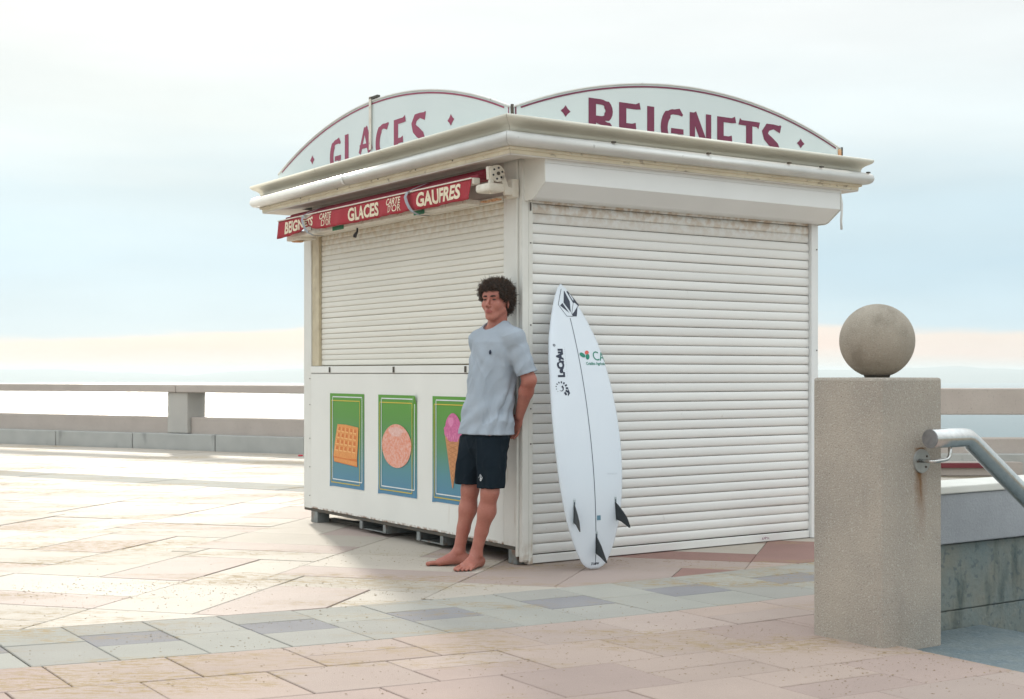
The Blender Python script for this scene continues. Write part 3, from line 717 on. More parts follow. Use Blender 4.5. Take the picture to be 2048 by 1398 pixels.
for sd in range(4):
    o = ring_piece('cornice', ogee, sd, M['cream'], K, True)
    for p in o.data.polygons: p.use_smooth = len(p.vertices) == 4
    o = ring_piece('gutter', gut, sd, M['gutter'], K, True)
    for p in o.data.polygons: p.use_smooth = len(p.vertices) == 4
    ring_piece('fascia', fas, sd, M['fascia'], K, True)
    ring_piece('soffit', sof, sd, M['soffit'], K, True)
kb('roof_deck', -.21, 2.59, -.21, 3.21, 2.525, 2.545, M['white'], .002)
bm = bmesh.new(); bmesh.ops.create_cone(bm, cap_ends=False, segments=20, radius1=.0425, radius2=.0425, depth=.03); bmesh.ops.rotate(bm, verts=bm.verts, matrix=Matrix.Rotation(R(90), 3, 'X'))
bm_link('gutter_joint', bm, M['gutter'], K, True, (-.283, 1.72, 2.478))
# sign boards
def arch(cx, half, zb, zt, zend, n=48):
    sag = zt-zend; Rr = (half*half+sag*sag)/(2*sag)
    top = [(cx-half+2*half*i/n) for i in range(n+1)]
    return [(t, zt-(Rr-math.sqrt(max(0, Rr*Rr-(t-cx)**2)))) for t in top]
def sign_board(axis, c0, c1, zt, zend, plane, thick, name_mat, let_mat, text_layout, diam):
    cx = (c0+c1)/2; half = (c1-c0)/2
    A = arch(cx, half, 0, zt, zend)
    poly = [(c0, 2.55)]+A+[(c1, 2.55)]
    if axis == 'y': mp3 = lambda u, v, l: (plane-l, u, v)
    else: mp3 = lambda u, v, l: (u, plane-l, v)
    bm = bmesh.new(); f = bm.faces.new([bm.verts.new(mp3(u, v, 0)) for u, v in poly])
    r = bmesh.ops.extrude_face_region(bm, geom=[f]); vs_ = [e for e in r['geom'] if isinstance(e, bmesh.types.BMVert)]
    bmesh.ops.translate(bm, verts=vs_, vec=Vector(mp3(0, 0, -thick))-Vector(mp3(0, 0, 0)))
    root = bm_link('sign_board', bm, M['sign'], K)
    # pale edge trim following the arch
    V = []; F = []
    for (u, v) in A:
        V += [mp3(u, v+.008, .006), mp3(u, v-.003, .006), mp3(u, v+.008, -thick-.004), mp3(u, v-.003, -thick-.004)]
    for i in range(len(A)-1):
        a, b_ = 4*i, 4*i+4
        F += [(a, a+1, b_+1, b_), (a, b_, b_+2, a+2), (a+1, a+3, b_+3, b_+1), (a+2, b_+2, b_+3, a+3)]
    F += [(0, 2, 3, 1), (len(V)-4, len(V)-3, len(V)-1, len(V)-2)]
    link_mesh('edge_trim', V, F, M['gutter'], root, True)
    V = []; F = []
    st_ = [(u, v-.017) for u, v in A]; st_ = [p for p in st_ if c0+.02 < p[0] < c1-.02]
    stroke_geo(V, F, st_, .010, mp3, .0022)
    if axis == 'x': stroke_geo(V, F, [(c0+.022, 2.6), (c0+.022, st_[0][1]+.004)], .009, mp3, .0018)
    else: stroke_geo(V, F, [(c0+.022, 2.6), (c0+.022, st_[0][1]+.004)], .009, mp3, .0018)
    link_mesh('border_line', V, F, let_mat, root)
    for ch, u0, u1, zb, ztp in text_layout:
        flip = u1 < u0
        w = abs(u1-u0)
        V = []; F = []
        for k, (pts, wd) in enumerate(glyph(ch, w, ztp-zb, .056 if axis == 'x' else .058)):
            stroke_geo(V, F, pts, wd, lambda a, b2, l: mp3(u0+(-a if flip else a), zb+b2, l), .0015+.0004*k)
        link_mesh('letter', V, F, let_mat, root)
    for (u, v, s, h) in diam:
        V = [mp3(u-s, v, .002), mp3(u-s*.44, v-h*.44, .002), mp3(u, v-h, .002), mp3(u+s*.44, v-h*.44, .002), mp3(u+s, v, .002), mp3(u+s*.44, v+h*.44, .002), mp3(u, v+h, .002), mp3(u-s*.44, v+h*.44, .002)]
        link_mesh('diamond', V, [tuple(range(8))], let_mat, root)
    return root
hl = .235
sign_board('x', -.198, 2.512, 2.940, 2.672, -.2, .014, None, M['plum'],
    [('B', .347, .530, 2.55, 2.789), ('E', .578, .741, 2.55, 2.788), ('I', .797, .852, 2.55, 2.788), ('G', .905, 1.090, 2.55, 2.790), ('N', 1.141, 1.321, 2.55, 2.787), ('E', 1.372, 1.531, 2.55, 2.785), ('T', 1.562, 1.739, 2.55, 2.782), ('S', 1.765, 1.938, 2.55, 2.782)],
    [(.178, 2.690, .036, .034), (2.118, 2.680, .036, .032)])
sbL = sign_board('y', -.186, 3.041, 2.988, 2.674, -.2, .014, None, M['crimson'],
    [('G', 2.148, 1.972, 2.565, 2.805), ('L', 1.912, 1.790, 2.565, 2.818), ('A', 1.715, 1.500, 2.655, 2.825), ('C', 1.455, 1.272, 2.565, 2.812), ('E', 1.201, 1.046, 2.565, 2.812), ('S', .967, .782, 2.565, 2.808)],
    [(2.437, 2.711, .036, .034), (.476, 2.703, .040, .036)])
# joint stay on the left sign and end brackets
box('stay_bar', -.214, -.208, 1.500, 1.530, 2.66, 3.02, M['metalwhite'], sbL, .001)
box('stay_hook', -.214, -.19, 1.41, 1.53, 3.002, 3.016, M['darksteel'], sbL, .001)
kb('sign_bracket', 2.475, 2.512, -.206, -.20, 2.60, 2.675, M['orange'], .001)
kb('sign_bracket', 2.505, 2.515, -.21, -.18, 2.55, 2.69, M['darksteel'], .001)
kb('sign_joint', -.206, -.192, -.206, -.192, 2.60, 2.69, M['darksteel'], .001)
for (x, y) in [(.45, -.322), (1.2, -.322), (2.2, -.322), (1.9, -.322), (2.66, -.315)]: kb('gutter_clip', x-.012, x+.012, y, y+.02, 2.512, 2.522, M['darksteel'], .001)
for y in (.35, .8, 1.3, 1.9, 2.5): kb('fascia_screw', -.266, -.262, y, y+.008, 2.428, 2.436, M['darksteel'], 0)
# ---- posters
def grad_mat():
    m = bpy.data.materials.new('poster_print'); m.use_nodes = True; nt = m.node_tree; N = nt.nodes; L = nt.links; b = N['Principled BSDF']; b.inputs['Roughness'].default_value = .35
    t = N.new('ShaderNodeTexCoord'); s = N.new('ShaderNodeSeparateXYZ'); L.new(t.outputs['Object'], s.inputs[0])
    r = N.new('ShaderNodeValToRGB'); mr = N.new('ShaderNodeMapRange'); mr.inputs[1].default_value = .305; mr.inputs[2].default_value = .995; L.new(s.outputs[2], mr.inputs[0]); L.new(mr.outputs[0], r.inputs[0])
    e = r.color_ramp.elements; e[0].position = 0; e[0].color = (.06, .21, .36, 1); e[1].position = 1; e[1].color = (.085, .30, .015, 1)
    x = e.new(.25); x.color = (.07, .24, .29, 1); x = e.new(.5); x.color = (.075, .25, .12, 1); x = e.new(.75); x.color = (.08, .27, .035, 1)
    L.new(r.outputs[0], b.inputs['Base Color']); return m
PG = grad_mat(); PW = mat('poster_white_line', (.78, .82, .80), None, .4); PY = mat('poster_yellow_line', (.62, .48, .04), None, .4)
PO_ = mat('waffle_orange', (.78, .33, .09), (.70, .26, .06), .5, 60); PD = mat('waffle_hollow', (.62, .13, .015), (.72, .22, .04), .5, 60)
PS = mat('doughnut_sugar_print', (.72, .20, .10), (.78, .46, .38), .5, 55, detail=8, speck=((.85, .6, .52), (.55, .11, .04)), speckscale=260, speckamt=.7)
PPk = mat('pink_scoop_print', (.68, .17, .36), (.50, .09, .24), .5, 90, detail=8); PC = mat('cone_print', (.62, .28, .11), (.50, .20, .07), .5, 40)
pm = lambda u, v, l: (-.0035-l, u, v)
def poly_print(name, pts, m, parent, lift): return link_mesh(name, [pm(u, v, lift) for u, v in pts], [tuple(range(len(pts)))], m, parent)
def poster(y0, y1, content, curl=False):      # y0 > y1 : y0 is the left edge seen from the front
    bm = bmesh.new(); z0, z1 = .305, .995
    nu, nv = 10, 12; g = []
    for j in range(nv+1):
        row = []
        for i in range(nu+1):
            u = y0+(y1-y0)*i/nu; v = z0+(z1-z0)*j/nv; o = -.0012
            if curl and i >= nu-1 and j >= nv-1: o = -.018 if (i == nu and j == nv) else -.004
            if i == 0 and j == 0: v -= .006; u += .006
            row.append(bm.verts.new((o, u, v)))
        g.append(row)
    for j in range(nv):
        for i in range(nu): bm.faces.new([g[j][i], g[j][i+1], g[j+1][i+1], g[j+1][i]])
    root = bm_link('poster', bm, PG, K)
    V = []; F = []; a = .048
    def rect(u0, u1, v0, v1, w, lift):
        for p in ([(u0, v0), (u1, v0)], [(u0, v1), (u1, v1)]): stroke_geo(V, F, p, w, pm, lift)
        for p in ([(u0, v0+w/2), (u0, v1-w/2)], [(u1, v0+w/2), (u1, v1-w/2)]): stroke_geo(V, F, p, w, pm, lift)
    rect(y0-.050, y1+.026, .358, .970, .0075, .0006); link_mesh('white_frame_line', V, F, PW, root)
    V = []; F = []; rect(y0-.026, y1+.062, .334, .942, .007, .0003); link_mesh('yellow_frame_line', V, F, PY, root)
    content(root); return root
def c_waffle(root):
    root['label'] = 'green and blue poster with a waffle'
    TL, TR, BR, BL = Vector((2.420, .768)), Vector((2.085, .752)), Vector((2.108, .522)), Vector((2.488, .530))
    poly_print('waffle_edge', [BL, BR, BR+Vector((-.004, -.055)), BL+Vector((-.012, -.042))], PD, root, .0009)
    poly_print('waffle_edge_light', [BL+Vector((-.008, -.012)), BR+Vector((-.0, -.018)), BR+Vector((-.004, -.048)), BL+Vector((-.014, -.036))], PO_, root, .0012)
    outl = [TL, TL*.6+TR*.4+Vector((0, .006)), TR, TR*.5+BR*.5+Vector((-.004, 0)), BR, BR*.5+BL*.5+Vector((0, -.006)), BL, BL*.5+TL*.5+Vector((.004, 0))]
    poly_print('waffle', outl, PO_, root, .0015)
    def q(s, t): return (TL*(1-s)+TR*s)*(1-t)+(BL*(1-s)+BR*s)*t
    V = []; F = []
    for i in range(5):
        for j in range(5 if False else 4):
            s0, s1, t0, t1 = .05+i*.185, .05+i*.185+.125, .07+j*.20, .07+j*.20+.145
            jx = random.uniform(-.008, .008)
            b_ = len(V); V += [pm(*q(s0+jx, t0), .002), pm(*q(s1+jx, t0+.01), .002), pm(*q(s1+jx, t1), .002), pm(*q(s0+jx, t1-.005), .002)]; F.append((b_, b_+1, b_+2, b_+3))
    link_mesh('waffle_hollow', V, F, PD, root)
    V = []; F = []
    for i in range(5):
        for j in range(4):
            s0, s1, t0, t1 = .05+i*.185, .05+i*.185+.125, .07+j*.20, .07+j*.20+.145
            b_ = len(V); V += [pm(*q(s0-.01, t1-.035), .0023), pm(*q(s1, t1-.03), .0023), pm(*q(s1, t1+.012), .0023), pm(*q(s0-.01, t1+.005), .0023)]; F.append((b_, b_+1, b_+2, b_+3))
            b_ = len(V); V += [pm(*q(s0-.012, t0), .0024), pm(*q(s0+.022, t0), .0024), pm(*q(s0+.022, t1-.04), .0024), pm(*q(s0-.012, t1-.04), .0024)]; F.append((b_, b_+1, b_+2, b_+3))
    link_mesh('waffle_highlight', V, F, mat('waffle_light', (.86, .50, .20), (.80, .40, .13), .5, 70), root)
def c_donut(root):
    root['label'] = 'green and blue poster with a sugared doughnut'
    poly_print('doughnut', [(1.522+.207*math.cos(R(a))*(1+.01*math.sin(R(5*a))), .645+.150*math.sin(R(a))) for a in range(0, 360, 8)], PS, root, .0012)
    poly_print('doughnut_glaze', [(1.53+.10*math.cos(R(a))*(1+.15*math.sin(R(3*a))), .742+.032*math.sin(R(a))) for a in range(0, 360, 15)], mat('sugar_glaze_print', (.80, .55, .50), (.70, .35, .28), .5, 70), root, .0018)
def c_cone(root):
    root['label'] = 'green and blue poster with a pink ice cream cone'
    poly_print('cone', [(.872, .735), (.700, .745), (.690, .735), (.775, .408), (.785, .408)], PC, root, .0008)
    pts = []
    for a in range(0, 360, 8):
        x = math.cos(R(a)); y = math.sin(R(a))
        rx = .095 if y > 0 else .115; ry = .098 if y > 0 else .085
        wob = 1+(.04*math.sin(R(9*a)) if y < .1 else .01*math.sin(R(5*a)))
        pts.append((.775+rx*x*wob, .790+ry*y*wob))
    poly_print('scoop', pts, PPk, root, .0014)
    V = []; F = []
    for k in range(7):
        c0 = (.845-k*.024, .752+.012*math.sin(k*2.1)); stroke_geo(V, F, [c0, (c0[0]-.008, c0[1]-.018), (c0[0]-.006, c0[1]-.034)], [.012, .017, .006], pm, .0018+.0001*k)
    link_mesh('scoop_frill', V, F, mat('pink_frill_print', (.78, .30, .48), (.55, .10, .27), .5, 120), root)
    poly_print('scoop_highlight', [(.800+.035*math.cos(R(a)), .835+.030*math.sin(R(a))*(1+.2*math.sin(R(3*a)))) for a in range(0, 360, 20)], mat('pink_light_print', (.76, .27, .47), (.66, .18, .38), .5, 140, detail=8), root, .0017)
    V = []; F = []
    for k in range(9):
        z_ = .715-k*.030; w_ = .085*(z_-.408)/.327
        stroke_geo(V, F, [(.778+w_*.95, z_), (.778-w_*.6, z_-.028)], .003, pm, .0011); stroke_geo(V, F, [(.778-w_*.95, z_), (.778+w_*.6, z_-.028)], .003, pm, .0013)
    link_mesh('cone_lattice', V, F, mat('cone_dark_print', (.42, .15, .05), None, .5), root)
poster(2.553, 2.005, c_waffle); poster(1.790, 1.245, c_donut, True); poster(1.039, .492, c_cone)
# ---- awning
A = empty('folded_awning', (-.15, 1.5, 2.3)); A.parent = K; A['label'] = 'folded red awning tied with grey straps, cream words on its valance'
def ab(name, x0, x1, y0, y1, z0, z1, m, bev=.003): 
    o = box(name, x0, x1, y0, y1, z0, z1, m, A, bev); o.location = (.15, -1.5, -2.3); return o
def aw(o): o.location = (.15, -1.5, -2.3); return o
def vx(y, z):         # valance surface: how far out it hangs
    t = (2.30-z)/.12
    w = .007*math.sin(y*7)+.005*math.sin(y*17+1)+.004*math.sin(y*41)*t
    pin = 0
    pin = .0
    return -.254-w*t*1.4+pin*t
def vz(y, z): 
    t = (2.30-z)/.12; sag = 0
    for ys in (2.40,): sag += .018*math.exp(-((y-ys)/.2)**2)*(1-t)*0+ .02*math.exp(-((y-ys)/.16)**2)*t
    return z+sag+(2.235-z)*.38*math.exp(-((y-2.44)/.085)**2)+(2.24-z)*.12*math.exp(-((y-.90)/.07)**2)-.012*max(0, (y-2.6)/.3)*t
V = []; F = []; nu, nv = 120, 6; y0_, y1_ = .15, 2.92
for j in range(nv+1):
    for i in range(nu+1):
        t = i/nu; y = y0_+(y1_-y0_)*t+(.03*(j/nv) if i == 0 else 0); z = 2.30-.122*j/nv
        V.append((vx(y, z), y, vz(y, z)))
for j in range(nv):
    for i in range(nu): a = j*(nu+1)+i; F.append((a, a+nu+1, a+nu+2, a+1))
val = aw(link_mesh('valance', V, F, M['red'], A, True)); md = val.modifiers.new('cloth', 'SOLIDIFY'); md.thickness = .0015; md.offset = 1
def vmap(y, z, l): return (vx(y, z)-.003-l, y, vz(y, z))
def words(txt, yc, size, zc, bold, shear=.12, sx=1., rise=0.):
    w = {'BEIGNETS': 0}
    return text_geo(txt, size, lambda a, b_, l: vmap(yc-a*1.0, zc+b_, l), bold, shear, 1.0, .0, 'CENTER', sx)
big = [('GAUFRES', .545, .118, 2.200, .0042, 1.09), ('GLACES', 1.545, .118, 2.198, .0042, 1.06), ('BEIGNETS', 2.56, .112, 2.202, .0040, .98)]
for (t, yc, sz, zc, bo, sx) in big: aw(link_mesh('lettering', *words(t, yc, sz, zc, bo, .1, sx), M['lettercream'], A))
for yc in (1.10, 2.10):
    aw(link_mesh('lettering', *merge(words('CARTE', yc+.01, .060, 2.246, .0012, .15), words("D'OR", yc-.01, .066, 2.196, .0004, -.05)), M['lettercream'], A))
ab('front_bar', -.250, -.20, .14, 2.93, 2.268, 2.306, M['metalwhite'], .006)
ab('front_bar_edge', -.262, -.250, .15, 2.925, 2.298, 2.306, M['metalwhite'], .002)
V = [(-.20, .19, 2.300), (-.20, 2.90, 2.300), (-.11, 2.92, 2.352), (-.11, .17, 2.368), (-.09, .17, 2.376), (-.09, 2.92, 2.360)]
ab('fabric_roll_cover', -.20, -.075, .17, 2.92, 2.306, 2.335, M['redback'], .012)
t_ = tube('fabric_roll', [(-.13, .17, 2.340), (-.13, 1.5, 2.336), (-.13, 2.92, 2.330)], .032, M['redback'], A, 16); aw(t_)
ab('awning_case', -.20, -.10, .30, 2.86, 2.168, 2.200, M['metalwhite'], .006)
ab('green_label', -.206, -.2005, 1.93, 2.10, 2.160, 2.188, M['labelgreen'], .001)
ab('green_label', -.206, -.2005, .80, .93, 2.158, 2.184, M['labelgreen'], .001)
ab('arm', -.24, -.12, -.01, .14, 2.212, 2.262, M['metalwhite'], .016)
# elbow casting with holes
bm = bmesh.new(); bmesh.ops.create_cone(bm, cap_ends=True, segments=32, radius1=.050, radius2=.050, depth=.03); bmesh.ops.rotate(bm, verts=bm.verts, matrix=Matrix.Rotation(R(90), 3, 'X'))
br = aw(bm_link('elbow_bracket', bm, M['metalwhite'], A)); br.location = (.15-.155, -1.5+.035, -2.3+2.323)
for k in range(6):
    a = k*60+20; bm = bmesh.new(); bmesh.ops.create_cone(bm, cap_ends=True, segments=10, radius1=.006, radius2=.006, depth=.004); bmesh.ops.rotate(bm, verts=bm.verts, matrix=Matrix.Rotation(R(90), 3, 'X'))
    bm_link('bolt_hole', bm, M['black'], br, False, (.033*math.cos(R(a)), -.0165, .033*math.sin(R(a))))
bm = bmesh.new(); bmesh.ops.create_cone(bm, cap_ends=True, segments=12, radius1=.011, radius2=.011, depth=.006); bmesh.ops.rotate(bm, verts=bm.verts, matrix=Matrix.Rotation(R(90), 3, 'X')); bm_link('bolt', bm, M['darksteel'], br, False, (.004, -.017, 0))
def plate(name, pts, y0, th, m): 
    return aw(prism(name, [(x, y0, z) for x, z in pts], Vector((0, th, 0)), m, A, .003))
plate('bracket_leg', [(-.145, 2.31), (-.105, 2.32), (-.078, 2.25), (-.045, 2.245), (-.048, 2.205), (-.10, 2.20), (-.112, 2.25)], .02, .024, M['metalwhite'])
plate('bracket_leg', [(-.205, 2.29), (-.175, 2.29), (-.186, 2.222), (-.204, 2.20), (-.212, 2.225)], .025, .02, M['metalwhite'])
plate('bracket_cheek', [(-.215, 2.362), (-.15, 2.372), (-.15, 2.29), (-.21, 2.285)], .028, .03, M['metalwhite'])
ab('mount_plate', -.05, -.004, .02, .12, 2.19, 2.30, M['metalwhite'], .004)
for y in (.12, .18, .25): ab('rust_flake', -.10, -.06, y, y+.045, 2.182, 2.192, M['orange'], .002)
for (y, z) in [(2.78, 2.15), (2.84, 2.155), (2.72, 2.162)]: ab('torn_foam', -.16, -.11, y, y+.05, z-.012, z+.02, M['orange'], .006)
ab('end_bracket', -.19, -.06, 2.66, 2.92, 2.15, 2.21, M['metalwhite'], .01)
# straps
def strap(y, name='strap'):
    pts = [(-.10, y-.13, 2.374), (-.17, y-.085, 2.356), (-.235, y-.03, 2.322), (-.268, y+.0, 2.300), (-.276, y+.012, 2.270), (-.272, y+.0, 2.235), (-.268, y-.03, 2.195), (-.262, y-.058, 2.170), (-.225, y-.075, 2.150), (-.15, y-.08, 2.150)]
    V = []; F = []
    for p in pts:
        V += [(p[0]-.003, p[1]-.017, p[2]), (p[0]-.003, p[1]+.017, p[2]), (p[0]-.0005, p[1]+.017, p[2]), (p[0]-.0005, p[1]-.017, p[2])]
    for i in range(len(pts)-1):
        a, b_ = 4*i, 4*i+4
        F += [(a, b_, b_+1, a+1), (a+1, b_+1, b_+2, a+2), (a+2, b_+2, b_+3, a+3), (a+3, b_+3, b_, a)]
    F += [(0, 1, 2, 3), (len(V)-1, len(V)-2, len(V)-3, len(V)-4)]
    return aw(link_mesh(name, V, F, M['strap'], A))
strap(.90); strap(2.44)
aw(tube('crank_eye', [(-.13, 1.86, 2.165), (-.13, 1.86, 2.14), (-.14, 1.875, 2.115), (-.14, 1.88, 2.10)], [.006, .007, .013, .012], M['black'], A, 10))

# plank under the kiosk, red wrapper by the kerb
o = box('plank', 0, .75, 0, .07, 0, .025, M['darksteel'], None, .003); o.location = W(.25, 2.1, .001); o.rotation_euler = (0, 0, KROT+R(95)); o['label'] = 'short dark plank lying on the ground under the left end of the kiosk'; o['category'] = 'plank'
o = box('wrapper', -.03, .03, -.02, .02, 0, .02, mat('red_wrapper_plastic', (.6, .03, .06), None, .4), None, .005); o.location = (-2.9, 18.7, .002); o.rotation_euler = (0, 0, .5); o['label'] = 'tiny crushed red wrapper on the paving near the balustrade'; o['category'] = 'litter'

# ================================================================== SURFBOARD
T0 = Vector((.268, -.39, .012)); T1 = Vector((.279, -.036, 1.690)); SL = (T1-T0).length; sax = (T1-T0).normalized()
slat_ = Vector((1, 0, 0)); slat_ = (slat_-sax*slat_.dot(sax)).normalized(); snor = sax.cross(slat_)
if snor.y > 0: snor = -snor
rock = lambda t: .085*4*t*(1-t)
HW = [(0, .030), (.008, .062), (.02, .088), (.05, .120), (.09, .150), (.16, .190), (.24, .217), (.32, .232), (.42, .240), (.52, .237), (.62, .225), (.72, .203), (.80, .172), (.87, .130), (.92, .093), (.96, .058), (.985, .030), (1, .004)]
def hw(t):
    for i in range(len(HW)-1):
        if t <= HW[i+1][0]:
            a, b_ = HW[i], HW[i+1]; k = (t-a[0])/(b_[0]-a[0]); return a[1]+(b_[1]-a[1])*k
    return HW[-1][1]
def hwS(t): return (hw(max(0, t-.012))+hw(t)*2+hw(min(1, t+.012)))/4 if .03 < t < .97 else hw(t)
def th(t): return .0045+.026*max(0, 1-abs(2*(t-.48))**2.6)
def SP(lat, s, lift=0.):
    t = min(max(s/SL, 0), 1); w = hwS(t); q = min(1, abs(lat)/max(w, 1e-4))
    n_ = rock(t)-.028+th(t)*(1-q**3.2)**.6+lift
    return T0+sax*s+slat_*lat+snor*n_
sbrd = empty('surfboard', W(T0.x, T0.y, 0), KROT, 'white shortboard with black, green and red stickers leaning on the right-hand shutter', 'surfboard')
off = Vector((T0.x, T0.y, 0))
boardm = mat('board_resin', (.69, .745, .80), (.665, .72, .78), .22, 3, spec=.6)
V = []; F = []; ns, nc = 70, 28
for i in range(ns+1):
    t = (i/ns); t = .5-.5*math.cos(t*PI)*(1) if False else t
    t = (i/ns)**1.0; t = .55*t+.45*(.5-.5*math.cos(PI*t)); s = t*SL; w = hwS(t)
    for k in range(nc):
        a = 2*PI*k/nc; cx_ = math.cos(a); sy = math.sin(a)
        x = w*math.copysign(abs(cx_)**.55, cx_); h_ = th(t)*math.copysign(abs(sy)**.8, sy)
        if h_ < 0: h_ *= 1.1
        V.append(T0+sax*s+slat_*x+snor*(rock(t)-.028+h_)-off)
for i in range(ns):
    for k in range(nc): F.append((i*nc+k, (i+1)*nc+k, (i+1)*nc+(k+1) % nc, i*nc+(k+1) % nc))
F.append(tuple(range(nc))); F.append(tuple(ns*nc+k for k in range(nc))[::-1])
hull = link_mesh('hull', V, F, boardm, sbrd, True)
bm = bmesh.new(); bm.from_mesh(hull.data); bmesh.ops.recalc_face_normals(bm, faces=bm.faces); bm.to_mesh(hull.data); bm.free()
# make the rail contact follow SP() used by prints
def SPX(lat, s, lift=0.):
    t = min(max(s/SL, 0), 1); w = hwS(t); q = min(.995, abs(lat)/max(w, 1e-4)); cx_ = q**(1/.55); sy = math.sqrt(max(0, 1-cx_*cx_))**.8
    return T0+sax*s+slat_*lat+snor*(rock(t)-.028+th(t)*sy+.0008+lift)-off
ink = mat('sticker_navy', (.010, .018, .045), None, .35); sgreen = mat('sticker_green', (.0, .22, .14), None, .35); sred = mat('sticker_red', (.72, .10, .07), None, .35); sgrey = mat('sticker_grey_blue', (.12, .25, .33), None, .4)
V = []; F = []; stroke_geo(V, F, [(0, .02+i*(1.49-.02)/60) for i in range(61)], .0045, SPX, .0002); link_mesh('stringer', V, F, mat('stringer_wood', (.05, .07, .10), None, .5), sbrd)
def fillpoly(name, polys, m, lift=.0006, sub=True):
    V = []; F = []
    for P in polys:
        tris = geometry.tessellate_polygon([[Vector((p[0], p[1], 0)) for p in P]]); b_ = len(V); V += [SPX(p[0], p[1], lift) for p in P]; F += [tuple(i+b_ for i in t) for t in tris]
    return link_mesh(name, V, F, m, sbrd)
fillpoly('stone_emblem', [[(.0075, 1.668), (.012, 1.668), (.030, 1.60), (.016, 1.528), (-.019, 1.590)], [(-.029, 1.588), (-.050, 1.570), (.003, 1.524)],
    [(.026, 1.666), (.036, 1.670), (.068, 1.632), (.099, 1.582), (.093, 1.572), (.067, 1.594), (.053, 1.591)], [(.095, 1.578), (.053, 1.503), (.022, 1.502), (.021, 1.516), (.040, 1.530), (.082, 1.572)]], ink)
V = []; F = []
stroke_geo(V, F, [(-.008, 1.682), (-.030, 1.64), (-.062, 1.575), (-.040, 1.535), (-.020, 1.502), (.022, 1.502)], .0035, SPX, .0005)
stroke_geo(V, F, [(.054, 1.592), (.034, 1.55), (.019, 1.517)], .003, SPX, .0007); link_mesh('emblem_outline', V, F, ink, sbrd)
# vertical wordmark, read upwards: text x -> +s, text y -> -lateral
g1 = text_geo('LaCrAu', .066, lambda a, b_, l: SPX(-.128-b_*.92+(a*.10), 1.118+a, l), .0042, 0, .93, .0006, 'LEFT', .88)
link_mesh('wordmark', *g1, ink, sbrd)
V = []; F = []
for i in range(14): stroke_geo(V, F, [(-.108+i*.0012, 1.125+i*.0135), (-.108+i*.0012, 1.128+i*.0135)], .002, SPX, .0006)
for k in range(11):
    a = 215-k*27; r0, r1 = .030, .030+.004+.0016*k
    stroke_geo(V, F, [(-.163+r0*math.cos(R(a)), 1.052+r0*math.sin(R(a))), (-.163+r1*math.cos(R(a)), 1.052+r1*math.sin(R(a)))], .004+.0009*k, SPX, .0006)
stroke_geo(V, F, [(-.166+.016*math.cos(R(a)), 1.050+.016*math.sin(R(a))) for a in (60, 20, -30, -80, -130)], [.014, .010, .006, .004, .002], SPX, .0007)
stroke_geo(V, F, [(-.118, 1.045), (-.115, 1.022), (-.124, 1.006)], [.004, .014, .003], SPX, .0007)
stroke_geo(V, F, [(-.158+.006*math.cos(R(a)), 1.316+.006*math.sin(R(a))) for a in range(0, 361, 45)], .004, SPX, .0007)
o = link_mesh('swirl_emblem', V, F, ink, sbrd); o['kind'] = 'stuff'
link_mesh('bank_initials', *text_geo('CA', .082, lambda a, b_, l: SPX(.104+a, 1.226+b_-.05*a, l), .0, 0, .95, .0006, 'LEFT', .92), sgreen, sbrd)
link_mesh('bank_name', *text_geo('Crédito Agrícola', .026, lambda a, b_, l: SPX(.045+a, 1.194+b_+.02*a, l), .0004, 0, .98, .0006, 'LEFT', .86), sgreen, sbrd)
def leaf(cx_, cs, a, l, w): return [(cx_+math.cos(R(a))*l*math.cos(R(t))-math.sin(R(a))*w*math.sin(R(t)), cs+math.sin(R(a))*l*math.cos(R(t))+math.cos(R(a))*w*math.sin(R(t))) for t in range(0, 360, 30)]
fillpoly('leaf_emblem', [leaf(.030, 1.256, -25, .022, .014), leaf(.066, 1.246, 62, .020, .014)], sgreen); fillpoly('petal_emblem', [leaf(.066, 1.272, 20, .016, .012)], sred)
fillpoly('tail_sticker', [[(.009, .302), (.036, .302), (.036, .275), (.009, .275)]], sgrey)
link_mesh('tail_wordmark', *text_geo('D Lacrau', .020, lambda a, b_, l: SPX(-.032+a, .022+b_+.06*a, l), .0006, .2, .95, .0006, 'LEFT', .8), ink, sbrd)
link_mesh('faint_note', *text_geo('5\'8" x 18 x 2 1/4', .012, lambda a, b_, l: SPX(.10+a, .535+b_, l), 0, .2, 1, .0006, 'LEFT', .9), mat('pencil_print', (.45, .50, .54), None, .6), sbrd)
finm = mat('black_fin', (.012, .016, .018), (.02, .025, .028), .3, 20); plugm = mat('fin_plug', (.50, .56, .58), (.30, .36, .38), .35, 30)
